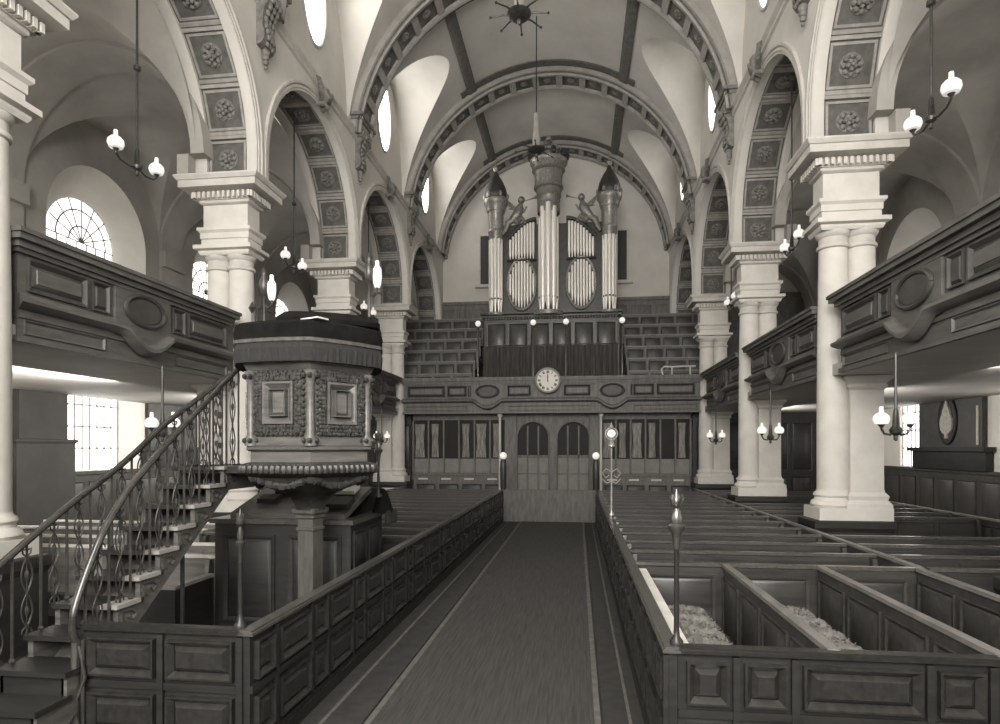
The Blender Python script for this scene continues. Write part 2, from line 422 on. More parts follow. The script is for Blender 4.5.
        lf.build('acanthus_leaf', 'console', t)

# ------------------------------------------------------------------ coupled columns
def pier(sg, i, label):
    t = thing('coupled_columns', label, 'columns', (sg * 6.37, YC(i), 0), 'coupled stone columns', kind='thing')
    xn, xa = -sg * .21, sg * .29
    MB().box(-.68, .70, -.43, .43, 0, 1.0).slabs(0.01, 0, .69, .43, [(0, 1.0), (.03, 1.08), (.03, 1.2), (0, 1.22)]).build('pedestal_casing', 'wood', t)
    bs = MB()
    c0, c1 = sorted((xn - (.40 if sg > 0 else -.40), xa + (.42 if sg > 0 else -.42)))
    bs.box(c0, c1, -.42, .42, 1.22, 1.45)
    bs.lathe([(.38, 1.45), (.41, 1.50), (.39, 1.56), (.335, 1.60), (.325, 1.64), (.355, 1.68), (.345, 1.72), (.30, 1.76), (.292, 1.8)], (xn, 0, 0), 28)
    bs.slabs(xa, 0, .31, .31, [(.1, 1.45), (.1, 1.53), (.04, 1.60), (.06, 1.68), (0, 1.76), (0, 1.8)])
    bs.build('base', 'stone', t)
    MB().lathe([(.29, 1.8), (.29, 3.2), (.282, 4.5), (.268, 5.7), (.255, 6.48)], (xn, 0, 0), 28).build('shaft', 'stone', t)
    lp = MB().box(xa - .30, xa + .30, -.30, .30, 1.76, 3.7)
    lp.slabs(xa, 0, .30, .30, [(0, 3.7), (.05, 3.76), (.03, 3.82), (.12, 3.92), (.12, 3.97)])
    lp.build('lower_pier', 'stone', t)
    MB().lathe([(.28, 3.97), (.28, 4.5), (.268, 5.7), (.255, 6.48)], (xa, 0, 0), 28).build('shaft', 'stone', t)
    for x in (xn, xa):
        MB().lathe([(.255, 6.46), (.288, 6.48), (.298, 6.51), (.288, 6.54), (.258, 6.56), (.258, 6.68), (.285, 6.70), (.315, 6.76), (.32, 6.80)], (x, 0, 0), 28).build('capital', 'stone2', t)
    ex = .02 * sg
    MB().slabs(ex, 0, .53, .28, [(.02, 6.78), (.05, 6.83), (.05, 6.87), (.13, 6.90), (.13, 6.98), (0, 6.985)]).build('abacus', 'stone', t)
    MB().slabs(ex, 0, .51, .25, [(.03, 6.97), (.03, 7.13), (.05, 7.14), (.05, 7.26), (.10, 7.31), (.10, 7.37), (0, 7.38)]).build('architrave', 'stone', t)
    MB().box(-.51 + ex, .51 + ex, -.25, .25, 7.36, 7.92).build('frieze', 'stone', t)
    MB().slabs(ex, 0, .51, .25, [(0, 7.87), (.06, 7.91), (.06, 7.96), (.09, 7.97), (.09, 8.13), (.13, 8.14), (.36, 8.15), (.36, 8.29), (.385, 8.30), (.43, 8.37), (.43, 8.4), (.0, 8.4)]).build('cornice', 'stone2', t)
    dn = MB()
    n = 12
    for k in range(n):
        x = -.62 + 1.24 * k / (n - 1) + ex
        for q in (-1, 1): dn.box(x - .029, x + .029, q * .375 - .06, q * .375 + .06, 7.98, 8.11)
    for k in range(8):
        y = -.38 + .76 * k / 7
        for q in (-1, 1): dn.box(q * .64 - .06 + ex, q * .64 + .06 + ex, y - .029, y + .029, 7.98, 8.11)
    dn.build('dentil_course', 'stone', t)
    return t
LL = ['coupled stone columns at far left edge, in front of the pulpit stair foot', 'coupled stone columns seen above the pulpit staircase', 'coupled stone columns rising behind the pulpit top', 'coupled stone columns on the left beside the west gallery']
RL = ['coupled stone columns on the right, in front of the parapet', 'coupled stone columns on the right, largest and nearest', 'coupled stone columns on the right, middle of the three', 'coupled stone columns on the right beside the west gallery']
for i in range(4):
    pier(-1, i, LL[i]); pier(1, i, RL[i])

# ------------------------------------------------------------------ aisles: outer walls, windows, vaults
wn = [1]
def window(label, parent_name=None):
    w = thing('window_%d' % wn[0], label, 'window', kind='structure'); wn[0] += 1
    return w
SPW = 8.55
for sg in (-1, 1):
    ow = MB(); ou = MB(); rv = MB()
    for i in bays:
        ya, yb = YC(i), YC(i + 1); ym = (ya + yb) / 2 + .05; yl = ym - .3
        if i == 3: yb = YW
        if i == -2: ya = YE
        R1, R2 = 1.82, 1.2
        ys = sorted(set([ya, yb, yl - 1.05, yl + 1.05] + [ym + R1 * math.sin(-PI / 2 + PI * k / 24) for k in range(25)]))
        for y0, y1 in zip(ys, ys[1:]):
            mid = (y0 + y1) / 2
            inlow = abs(mid - yl) < 1.05; inup = abs(mid - ym) < R1
            top = lambda y: SPW + math.sqrt(max(0, R1 * R1 - (y - ym) ** 2))
            iv = []
            if inlow: iv.append((0, 0, 2.0, 2.0)); lo = 4.35
            else: lo = 0
            if inup: iv.append((lo, lo, 5.6, 5.6)); iv.append((top(y0), top(y1), 12, 12))
            else: iv.append((lo, lo, 12, 12))
            for (a, b_, c, d) in iv:
                if c > 4.1 and a < 4.1:
                    ow.add([(sg * XO, y0, a), (sg * XO, y1, b_), (sg * XO, y1, 4.1), (sg * XO, y0, 4.1)], [(0, 1, 2, 3)]); a = b_ = 4.1
                elif 4.1 < a < 4.5:
                    pass
                (ou if a > 4 else ow).add([(sg * XO, y0, a), (sg * XO, y1, b_), (sg * XO, y1, d), (sg * XO, y0, c)], [(0, 1, 2, 3)])
        # splayed reveal upper
        def outl(R, z0, zs): return [(ym - R, z0)] + [(ym + R * math.sin(-PI / 2 + PI * k / 24), zs + R * math.cos(-PI / 2 + PI * k / 24)) for k in range(25)] + [(ym + R, z0)]
        A = outl(R1, 5.6, SPW); B = [(y + .18, z) for y, z in outl(R2, 5.9, SPW - .1)]
        n = len(A)
        rv.add([(sg * XO, y, z) for y, z in A] + [(sg * 12.9, y, z) for y, z in B], [(k, (k + 1) % n, n + (k + 1) % n, n + k) for k in range(n)])
        A = [(yl - 1.05, 2.0), (yl - 1.05, 4.35), (yl + 1.05, 4.35), (yl + 1.05, 2.0)]
        rv.add([(sg * XO, y, z) for y, z in A] + [(sg * 12.25, y, z) for y, z in A], [(k, (k + 1) % 4, 4 + (k + 1) % 4, 4 + k) for k in range(4)])
        vis = i >= 0 and i < 3
        w = window('arched upper aisle window on the %s, %s' % (SIDE[sg], ORD[i] + ' bay' if i >= 0 else 'east of the view'))
        MB().add([(sg * 12.9, y, z) for y, z in B], [tuple(range(n))]).build('pane', 'win' if i >= 0 else 'wineast', w, smooth=False)
        fr = MB()
        for rr in (.45, .9):
            fr.tube([(sg * 12.86, ym + .18 + rr * math.sin(-PI / 2 + PI * k / 16), SPW - .1 + rr * math.cos(-PI / 2 + PI * k / 16)) for k in range(17)], .022, 5)
        for k in range(9):
            q = -PI / 2 + PI * k / 8
            fr.tube([(sg * 12.86, ym + .18 + .0 * math.sin(q), SPW - .1), (sg * 12.86, ym + .18 + R2 * math.sin(q), SPW - .1 + R2 * math.cos(q))], .018, 5)
        for k in range(1, 7): fr.tube([(sg * 12.86, ym + .18 - R2 + R2 * 2 * k / 7, 5.9), (sg * 12.86, ym + .18 - R2 + R2 * 2 * k / 7, SPW - .1)], .018, 5)
        for k in range(1, 5): fr.tube([(sg * 12.86, ym + .18 - R2, 5.9 + .53 * k), (sg * 12.86, ym + .18 + R2, 5.9 + .53 * k)], .018, 5)
        fr.build('glazing_bar', 'bars', w)
        w = window('plain lower aisle window under the %s gallery, %s' % (SIDE[sg], ORD[i] + ' bay' if i >= 0 else 'east of the view'))
        MB().box(min(sg * 12.23, sg * 12.25), max(sg * 12.23, sg * 12.25), yl - 1.05, yl + 1.05, 2.0, 4.35).build('pane', 'winlow' if i >= 0 else 'wineast', w, smooth=False)
        fr = MB()
        for k in range(0, 9): fr.tube([(sg * 12.2, yl - 1.05 + 2.1 * k / 8, 2.0), (sg * 12.2, yl - 1.05 + 2.1 * k / 8, 4.35)], .022, 5)
        for k in range(1, 4): fr.tube([(sg * 12.2, yl - 1.05, 2.0 + .59 * k), (sg * 12.2, yl + 1.05, 2.0 + .59 * k)], .022, 5)
        fr.build('glazing_bar', 'bars', w)
    o = thing('wall_%s_aisle' % SIDE[sg], 'outer wall of the %s aisle' % SIDE[sg], 'wall', kind='structure')
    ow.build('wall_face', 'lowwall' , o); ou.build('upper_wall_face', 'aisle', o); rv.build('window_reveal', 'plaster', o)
    # dado
    d = MB()
    X0 = sg * XO
    d.box(min(X0, X0 - sg * .08), max(X0, X0 - sg * .08), YE, 25.4, 0, 1.95)
    d.box(min(X0, X0 - sg * .14), max(X0, X0 - sg * .14), YE, 25.4, 1.88, 1.97)
    for y in range(30):
        yy = YE + .2 + y * 1.02
        d.M = Matrix(((0, -sg, 0, X0 - sg * .08), (1, 0, 0, yy), (0, 0, 1, 0), (0, 0, 0, 1)))
        d.fpanel(0, .86, .25, 1.7, .05, .03)
    d.M = None
    struct(d.build('trim_%d' % (6 if sg < 0 else 7), 'dado'), 'dark panelled dado along the %s aisle wall' % SIDE[sg], 'dado')
    # aisle vault, same darker plaster tone as the upper wall
    av = MB(); NB = 20
    xc = sg * 9.525
    q = [math.sin(-PI / 2 + PI * k / NB) for k in range(NB + 1)]
    hz = [math.cos(-PI / 2 + PI * k / NB) for k in range(NB + 1)]
    for i in bays:
        ym = (YC(i) + YC(i + 1)) / 2
        vs = [(xc + 2.6 * q[a], ym + 2.5 * q[c], 8.9 + 2.62 * max(hz[a], hz[c])) for c in range(NB + 1) for a in range(NB + 1)]
        n = NB + 1
        fs = []
        for c in range(NB):
            for a in range(NB):
                v0, v1, v2, v3 = c * n + a, c * n + a + 1, (c + 1) * n + a + 1, (c + 1) * n + a
                if (a < NB / 2) == (c < NB / 2): fs += [(v0, v1, v2), (v0, v2, v3)]
                else: fs += [(v0, v1, v3), (v1, v2, v3)]
        av.add(vs, fs)
    tb = MB()
    for i in range(-1, 5):
        yc = YC(i) if i < 4 else 30.9
        tb.sweep([((xc + 2.5 * math.sin(-PI / 2 + PI * k / 24), yc, 8.9 + 2.55 * math.cos(-PI / 2 + PI * k / 24)), (math.sin(-PI / 2 + PI * k / 24), 0, math.cos(-PI / 2 + PI * k / 24))) for k in range(25)], (0, 1, 0), [(-.52, 0), (.52, 0), (.52, .3), (-.52, .3)])
        for xq in (sg * 7.2, sg * 11.98): tb.box(xq - .14, xq + .12, yc - .52, yc + .52, 8.41, 8.9)
        tb.box(min(sg * 12.0, sg * 12.1), max(sg * 12.0, sg * 12.1), yc - .5, yc + .5, 5.2, 9.2)
    ao = thing('ceiling_%s_aisle' % SIDE[sg], 'shadowed groined vault over the %s aisle' % SIDE[sg], 'ceiling', kind='structure')
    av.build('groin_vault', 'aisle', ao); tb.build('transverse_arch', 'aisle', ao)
    # upper aisle wall tint (darker than the wall below the gallery)
    # gallery floor
    gf = MB().box(min(sg * 6.05, sg * XO), max(sg * 6.05, sg * XO), YE, YW, 3.98, 4.2)
    struct(gf.build('ceiling_%s_gallery' % SIDE[sg], 'soffit'), 'pale underside of the %s gallery' % SIDE[sg], 'gallery floor')
    # clerestory oval windows
    for i in bays:
        ym = (YC(i) + YC(i + 1)) / 2
        w = window('oval clerestory window on the %s, %s' % (SIDE[sg], ORD[i] + ' bay' if i >= 0 else 'east of the view'))
        xw = sg * 5.75
        MB().add([(xw, ym - .1 + .70 * math.cos(2 * PI * k / 40), 14.6 + 1.2 * math.sin(2 * PI * k / 40)) for k in range(40)], [tuple(range(40))]).build('pane', 'winr' if sg > 0 else 'winl', w, smooth=False)
        fr = MB()
        fr.tube([(xw + sg * .02, ym - .1 + .74 * math.cos(2 * PI * k / 40), 14.6 + 1.24 * math.sin(2 * PI * k / 40)) for k in range(41)], .05, 6)
        fr.build('frame', 'vault', w)
        fr = MB()
        for y in (-.28,): fr.tube([(xw - sg * .02, ym + y, 13.5), (xw - sg * .02, ym + y, 15.7)], .012, 4)
        fr.build('glazing_bar', 'bars', w)

# ------------------------------------------------------------------ end walls
ww = MB().box(-XO - .9, XO + .9, YW, YW + .2, 0, 18.2)
struct(ww.build('wall_west', 'plaster'), 'plastered west end wall behind the organ', 'wall')
wd = MB().box(-XO, XO, YW - .12, YW, 3.9, 9.9).box(-XO, XO, YW - .2, YW, 9.9, 10.05)
for k in range(20):
    wd.M = Matrix(((1, 0, 0, -11.8 + k * 1.2), (0, -1, 0, YW - .12), (0, 0, 1, 0), (0, 0, 0, 1))); wd.fpanel(0, 1.05, 8.4, 9.7, .06, .03)
wd.M = None
struct(wd.build('trim_8', 'woodw'), 'dark wainscot across the west wall', 'wainscot')
for x, nm in ((-3.5, 'left'), (3.4, 'right')):
    w = window('dark shuttered slit window %s of the organ' % nm)
    MB().box(x - .22, x + .22, YW - .06, YW, 10.9, 13.4).build('shutter', 'ink', w)
    MB().box(x - .3, x - .22, YW - .1, YW, 10.85, 13.42).box(x + .22, x + .3, YW - .1, YW, 10.85, 13.42).box(x - .5, x + .5, YW - .25, YW, 10.75, 10.9).box(x - .3, x + .3, YW - .1, YW, 13.4, 13.48).build('frame', 'stone2', w)
we = MB().box(-XO - .9, XO + .9, YE - .2, YE, 0, 18.2)
struct(we.build('wall_east', 'plaster'), 'east wall behind the viewpoint', 'wall')
for x, r, zs in ((0, 2.6, 11.5), (-3.9, .9, 9.5), (3.9, .9, 9.5)):
    w = window('tall arched east window behind the viewpoint')
    MB().add([(x - r, YE + .03, 4.5)] + [(x + r * math.sin(-PI / 2 + PI * k / 24), YE + .03, zs + r * math.cos(-PI / 2 + PI * k / 24)) for k in range(25)] + [(x + r, YE + .03, 4.5)], [tuple(range(27))]).build('pane', 'east', w, smooth=False)

# ------------------------------------------------------------------ gallery fronts
def frame_m(origin, sdir, odir):
    return Matrix(((sdir[0], odir[0], 0, origin[0]), (sdir[1], odir[1], 0, origin[1]), (0, 0, 1, origin[2]), (0, 0, 0, 1)))
def gallery_front(label, m_, L, ovals, wides, narrows, mt, group, bw=.66, cat='gallery front'):
    t = thing('gallery_parapet', label, cat, group=group, kind='thing'); t.matrix_world = m_
    MB().box(0, L, -.22, 0, 4.0, 5.3).build('backing', mt, t)
    tr = MB()
    for (o0, o1, z0, z1) in ((-.26, .06, 5.14, 5.2), (-.26, .11, 5.2, 5.28), (-.28, .19, 5.28, 5.36), (-.28, .22, 5.36, 5.42)):
        tr.box(-o1 * .8, L + o1 * .8, o0, o1, z0, z1)
    tr.build('top_rail', mt, t)
    # cornice with a curved dip under each oval
    path = [(0, 4.53)]
    for c in ovals:
        path += [(c - bw, 4.53)] + [(c - bw + .12 + (2 * bw - .24) * k / 16, 4.50 - .27 * math.sin(PI * k / 16)) for k in range(17)] + [(c + bw, 4.53)]
    path += [(L, 4.53)]
    sec = [(0, .08), (.06, .08), (.10, .03), (.17, .0), (.17, -.05), (.09, -.10), (0, -.12)]
    vs = []
    for k, (s_, z) in enumerate(path):
        ext = -.1 if k == 0 else (.1 if k == len(path) - 1 else 0)
        for (o, dz) in sec: vs.append((s_ + (ext * o / .17), o + (.05 if any(abs(s_ - c) < bw for c in ovals) else 0), z + dz))
    n = len(sec)
    MB().add(vs, [(i * n + k, i * n + k + 1, (i + 1) * n + k + 1, (i + 1) * n + k) for i in range(len(path) - 1) for k in range(n - 1)] + [tuple(range(n)), tuple((len(path) - 1) * n + k for k in range(n))]).build('cornice', mt, t)
    fa = MB().box(-.06, L + .06, 0, .05, 3.98, 4.06).box(0, L, 0, .03, 4.30, 4.36)
    x = .1
    cuts = [0] + [q for c in ovals for q in (c - bw - .1, c + bw + .1)] + [L]
    for a, b_ in zip(cuts[::2], cuts[1::2]): fa.fpanel(a + .08, b_ - .08, 4.09, 4.28, .03, .03, False)
    fa.build('fascia', mt, t)
    for c in ovals:
        bk = MB().box(c - bw, c + bw, 0, .05, 4.5, 5.16)
        for k in range(16):
            pass
        ap = [(c - bw + .12 + (2 * bw - .24) * k / 16, 4.5 - .27 * math.sin(PI * k / 16)) for k in range(17)]
        bk.add([(s_, .05, z) for s_, z in ap], [tuple(range(17))])
        br = bk.build('oval_break', mt, t)
        ov = MB(); ov.M = Matrix.Translation((c, .05, 4.86))
        rr = [(.46 * math.cos(2 * PI * k / 36), .24 * math.sin(2 * PI * k / 36)) for k in range(37)]
        ov.tube([(a, .02, z) for a, z in rr], .04, 7, False)
        ov.add([(a * .8, .03, z * .8) for a, z in rr[:-1]] + [(a, 0, z) for a, z in rr[:-1]], [tuple(range(36))] + [(k, (k + 1) % 36, 36 + (k + 1) % 36, 36 + k) for k in range(36)])
        ov.build('oval_moulding', 'panelline' if mt == 'woodw' else 'gpanel', br)
    for (a, b_) in wides: MB().fpanel(a, b_, 4.66, 5.1, .05 if mt == 'woodw' else .07, .05).build('panel', 'panelline' if mt == 'woodw' else 'gpanel', t)
    for (a, b_) in wides: MB().frustum_o(a + .1, b_ - .1, 4.76, 5.0, .03, .05).build('panel_field', mt, t)
    for (a, b_) in narrows: MB().fpanel(a, b_, 4.66, 5.1, .05, .045).build('narrow_panel', 'panelline' if mt == 'woodw' else 'gpanel', t)
    return t
for sg in (-1, 1):
    for i in range(0, 4):
        y0, y1 = YC(i) + .34, YC(i + 1) - .78
        if i == 3: y1 = YC(4) - .2
        if i == 3: continue
        L = y1 - y0
        if sg < 0: m_ = frame_m((-6.02, y0, 0), (0, 1), (1, 0))
        else: m_ = frame_m((6.02, y1, 0), (0, -1), (-1, 0))
        c = (L / 2 - .12) if sg < 0 else (L / 2 + .12)
        gallery_front('oak gallery front with oval panel on the %s, %s bay' % (SIDE[sg], ORD[i]), m_, L, [c], [(.12, c - 1.2), (c + 1.2, L - .12)], [(c - 1.1, c - .76), (c + .76, c + 1.1)], 'woodg', 'side gallery fronts')
        # recessed links to the columns
# links between columns
for sg in (-1, 1):
    lk = MB()
    for i in range(0, 4):
        lk.box(min(sg * 6.2, sg * 6.4), max(sg * 6.2, sg * 6.4), YC(i) - .8, YC(i) + .65, 4.0, 5.34)
    struct(lk.build('trim_%d' % (40 if sg < 0 else 41), 'woodg'), 'plain oak links joining %s gallery fronts to columns' % SIDE[sg], 'gallery link')
m_ = frame_m((-5.85, 24.75, 0), (1, 0), (0, -1))
gallery_front('long oak front of the west gallery with two ovals below the organ', m_, 11.7, [3.45, 8.4], [(.15, 1.7), (1.8, 2.6), (4.25, 5.2), (6.5, 7.55), (9.2, 10.0), (10.1, 11.55)], [(2.64, 2.78), (9.1, 9.18)], 'woodw', None)
MB().box(-XO, XO, 24.9, YW - .2, 4.0, 4.3).build('gallery_slab', 'woodw')
struct(bpy.data.objects['gallery_slab'], 'floor slab of the west gallery', 'gallery floor'); bpy.data.objects['gallery_slab'].name = 'ceiling_west_gallery'

# clock
t = thing('gallery_clock', 'round white-faced clock with roman numerals on the west gallery front', 'clock', (.03, 24.62, 5.26))
MB(Matrix.Rotation(PI / 2, 4, 'X')).lathe([(.50, -.1), (.52, .06), (.49, .13), (.43, .15), (.42, .10)], (0, 0, 0), 40).build('rim', 'rib', t)
MB(Matrix.Rotation(PI / 2, 4, 'X')).lathe([(.43, .06), (.43, .115)], (0, 0, 0), 40).build('dial', 'dial', t)
def strokes(word):
    out = []; x = 0
    for ch in word:
        if ch == 'I': out.append(((x, 0), (x, 1))); x += .28
        if ch == 'V': out += [((x - .08, 1), (x + .18, 0)), ((x + .18, 0), (x + .44, 1))]; x += .62
        if ch == 'X': out += [((x - .08, 1), (x + .4, 0)), ((x - .08, 0), (x + .4, 1))]; x += .58
    return out, x - .28
for h, wd_ in enumerate(['XII', 'I', 'II', 'III', 'IIII', 'V', 'VI', 'VII', 'VIII', 'IX', 'X', 'XI']):
    a = -2 * PI * h / 12
    st, wdt = strokes(wd_); nm = MB()
    for (p, q) in st:
        f = lambda u: Matrix.Rotation(-a, 4, 'Y') @ Vector(((u[0] - wdt / 2) * .1, -.118, .29 + u[1] * .10))
        nm.tube([f(p), f(q)], .010, 4)
    nm.build('numeral', 'ink', t)

MB().tube([(0, -.125, -.06), (.0, -.125, .3)], [.014, .006], 5).build('minute_hand', 'ink', t)
MB().tube([(.0, -.13, -.05), (-.02, -.13, .2)], [.02, .01], 5).build('hour_hand', 'ink', t)

# ------------------------------------------------------------------ west screen under the gallery, doors
Y0 = 25.5
def screen(label, x0, x1):
    t = thing('glazed_screen', label, 'screen', ((x0 + x1) / 2, Y0, 0)); L = x1 - x0; h = L / 2
    MB().box(-h, h, -.06, .06, 0, 1.5).box(-h, h, -.12, .1, 1.45, 1.55).build('frame', 'woodw', t)
    MB().box(-h, h, -.1, .1, 3.75, 4.0).build('header', 'woodw', t)
    n = int(round(L / .62))
    pc = MB()
    for k in range(n + 1): MB().box(-h + L * k / n - .035, -h + L * k / n + .035, -.08, .06, 1.55, 3.75).build('mullion', 'woodw', t)
    for k in range(n):
        a, b_ = -h + L * k / n + .04, -h + L * (k + 1) / n - .04
        MB().box(a, b_, .0, .02, 2.15, 3.75).build('pane', 'darkglass', t)
        MB().box(a, b_, -.03, .02, 1.56, 2.15).build('lower_panel', 'palepanel', t)
        if (k * 7 + int(L * 10)) % 5 not in (3,):
            cu = MB(); zz = 3.6
            N = 12; wv = (b_ - a) * (.55 if k % 2 else .75); off = a + (.08 if k % 2 else .02)
            vs = []
            for j in range(N + 1):
                x = off + wv * j / N; y = -.03 - .02 * math.sin(j * 2.1)
                vs += [(x, y, 2.2), (off + wv * .5 + (x - off - wv * .5) * .8, y, 2.9), (x, y, zz)]
            cu.add(vs, [(3 * j + q, 3 * j + 3 + q, 3 * j + 4 + q, 3 * j + 1 + q) for j in range(N) for q in (0, 1)])
            cu.build('curtain', 'lcurtain', t)
    for k in range(max(2, int(L / .85))):
        a = -h + .12 + k * L / max(2, int(L / .85)); b_ = a + L / max(2, int(L / .85)) - .14
        mb = MB(frame_m((0, -.06, 0), (1, 0), (0, -1))); mb.fpanel(a, b_, .35, 1.1, .05, .03); mb.build('dado_panel', 'panelline', t)
        MB().box(a + .1, a + .5, -.1, -.06, 1.27, 1.34).build('card_slip', 'paper', t)
    return t
screen('glazed oak screen with curtains left of the west doors', -5.65, -1.75)
screen('glazed oak screen with curtains right of the west doors', 2.15, 5.65)
for sg in (-1, 1):
    x0, x1 = (5.75, XO) if sg > 0 else (-XO, -5.75)
    mb = MB().box(x0, x1, Y0 - .05, Y0 + .05, 0, 4.0)
    mb.M = frame_m((x0, Y0 - .05, 0), (1, 0), (0, -1))
    for k in range(7): mb.fpanel(.12 + k * .9, .92 + k * .9, .3, 1.5, .06, .03); mb.fpanel(.12 + k * .9, .92 + k * .9, 1.7, 3.6, .06, .03)
    mb.M = None
    struct(mb.build('wall_west_%s' % SIDE[sg], 'wood'), 'dark panelled partition closing the %s aisle at the west' % SIDE[sg], 'partition')
dc = thing('trim_42', 'oak doorcase around the two arched west doors', 'doorcase', (.2, Y0, 0), kind='structure')
fr = MB().box(-1.95, -1.5, -.12, .06, 0, 4.0).box(1.5, 1.95, -.12, .06, 0, 4.0).box(-.16, .16, -.1, .06, 0, 4.0)
for c in (-.82, .82):
    A = [(c + .66 * math.sin(-PI / 2 + PI * k / 20), 3.02 + .66 * math.cos(-PI / 2 + PI * k / 20)) for k in range(21)]
    for k in range(20):
        fr.add([(A[k][0], -.08, A[k][1]), (A[k + 1][0], -.08, A[k + 1][1]), (A[k + 1][0], -.08, 4.0), (A[k][0], -.08, 4.0)], [(0, 1, 2, 3)])
    fr.tube([(c - .66, -.1, 0), (c - .66, -.1, 1.5)] + [(a, -.1, z) for a, z in A] + [(c + .66, -.1, 1.5), (c + .66, -.1, 0)], .04, 6)
fr.box(-1.95, 1.95, -.06, .0, 3.9, 4.0)
fr.build('frame', 'woodw', dc)
for k, c in enumerate((-.82, .82)):
    d = thing('door_%d' % (k + 1), '%s arched west door with dark glazed head and pale panels' % ('left' if k == 0 else 'right'), 'door', (.2 + c, Y0, 0), kind='structure')
    MB().box(-.66, .66, -.03, .03, 0, 2.25).build('leaf', 'woodw', d)
    MB().box(-.66, .66, .0, .03, 2.25, 3.72).build('pane', 'darkglass', d)
    fr = MB()
    for x in (-.22, .22): fr.box(x - .03, x + .03, -.05, .0, 0, 3.5)
    fr.box(-.66, .66, -.05, 0, 2.2, 2.3)
    fr.build('mullion', 'woodw', d)
    for x in (-.44, 0, .44):
        for (z0, z1) in ((.15, .75), (.82, 1.5), (1.56, 2.18)):
            MB().box(x - .18, x + .18, -.045, -.02, z0, z1).build('door_panel', 'palepanel', d)
for x, nm in ((-1.93, 'left'), (2.12, 'right')):
    t = thing('gallery_post', 'slender pale post under the west gallery, %s of the doors' % nm, 'post', (x, 25.0, 0), 'slender gallery posts')
    MB().lathe([(.055, .1), (.05, 3.85)], (0, 0, 0), 12).build('shaft', 'stone', t)
    MB().lathe([(.11, 0), (.11, .06), (.07, .12)], (0, 0, 0), 12).build('base', 'stone', t)
    MB().lathe([(.055, 3.82), (.1, 3.9), (.1, 4.0)], (0, 0, 0), 12).build('capital', 'stone', t)

# ------------------------------------------------------------------ west gallery seating
proto = None
for sg in (-1, 1):
    for k in range(6):
        lab = 'long panelled gallery bench %s of the organ, %s tier up' % (SIDE[sg], ['lowest', 'second', 'third', 'fourth', 'fifth', 'top'][k])
        loc = (sg * 5.4, 26.2 + .83 * k, 4.75 + .64 * k)
        if proto is None:
            t = thing('gallery_bench', lab, 'bench', loc, 'stepped west gallery benches')
            mb = MB().box(-2.1, 2.1, 0, .06, -.45, 1.0); mb.build('backrest', 'woodw', t)
            MB().box(-2.12, 2.12, -.05, .1, 1.0, 1.05).build('top_rail', 'benchcap', t)
            for q in range(5):
                pm = MB(frame_m((-2.1, 0, 0), (1, 0), (0, -1))); pm.fpanel(.06 + q * .83, .8 + q * .83, .3, .92, .05, .03); pm.build('back_panel', 'panelline', t)
            MB().box(-2.1, 2.1, -.42, 0, .1, .16).build('seat', 'woodw', t)
            MB().box(-2.1, 2.1, -.76, .0, -.66, -.02).build('riser', 'woodw', t)
            proto = t
        else: dup(proto, loc, lab)

# ------------------------------------------------------------------ organ
OX = .0; OY = 27.5
t = thing('pipe_organ', 'tall pipe organ with three towers and gilded pipes on the west gallery', 'organ', (OX, OY, 0))
ob = MB().box(-2.95, 3.0, 0, 1.4, 4.3, 8.4)
ob.slabs(.02, .7, 2.98, .7, [(0, 8.3), (.1, 8.4), (.1, 8.48), (.16, 8.54), (.16, 8.6), (0, 8.62)])
ob.build('base_case', 'case', t)
bp = []
for k in range(6):
    mb = MB(frame_m((-2.95, 0, 0), (1, 0), (0, -1))); mb.fpanel(.12 + k * .97, .98 + k * .97, 6.7, 8.15, .07, .04); mb.build('base_panel', 'case', t)
mb = MB()
for k in range(46):
    mb.ball((-2.85 + k * .127, -.05, 8.35), .055, 6)
mb.build('carved_band', 'gilt', t)
MB().box(-2.15, 2.3, .25, 1.3, 8.6, 12.6).build('upper_case', 'case', t)
def pipe(x, y, z0, z1, r, name='pipe'):
    mb = MB()
    foot = min(.55, (z1 - z0) * .2)
    mb.lathe([(r * .35, z0), (r, z0 + foot), (r, z1), (r * .8, z1 + .01)], (x, y, 0), 12)
    mb.build(name, 'pipe', t)
    return (x, y, z0 + foot)
mouths = MB()
def mouth(p, r):
    mouths.box(p[0] - r * .5, p[0] + r * .5, p[1] - r * 1.04, p[1] - r * .8, p[2] + .02, p[2] + .1)
# side towers
for c in (-2.44, 2.58):
    for k in range(5):
        a = -PI * (.08 + .84 * k / 4)
        q = pipe(c + .245 * math.cos(a), .12 + .245 * math.sin(a), 8.62, 11.9, .085); mouth(q, .085)
    MB().lathe([(.27, 11.6), (.31, 11.75), (.33, 12.2), (.36, 12.24), (.36, 12.3), (.33, 12.34), (.35, 13.1), (.40, 13.2)], (c, .15, 0), 20).build('tower_shade', 'gilt', t)
    tw = MB().lathe([(.40, 13.15), (.44, 13.25), (.46, 13.4), (.54, 13.5), (.56, 13.62), (.56, 13.68), (.44, 13.7)], (c, .15, 0), 24); tw.build('tower_cornice', 'gilt', t)
    MB().lathe([(.46, 13.68), (.50, 13.85), (.50, 14.0), (.44, 14.25), (.30, 14.55), (.14, 14.8), (.08, 14.95), (.05, 15.0)], (c, .15, 0), 20).build('mitre_dome', 'case', t)
    MB().lathe([(.04, 14.95), (.12, 15.05), (.14, 15.13), (.05, 15.22), (.03, 15.45), (.01, 15.6)], (c, .15, 0), 12).build('finial', 'gilt', t)
    sp = MB().lathe([(.48, 13.7), (.52, 13.74), (.48, 13.78)], (c, .15, 0), 24)
    for q in range(6):
        a = 2 * PI * q / 6; sp.ball((c + .5 * math.cos(a), .15 + .5 * math.sin(a), 13.85), .09, 7, (1, 1, 1.6))
    sp.build('cresting', 'gilt', t)
    MB().lathe([(.46, 8.5), (.46, 8.62)], (c, .15, 0), 20).build('tower_sill', 'gilt', t)
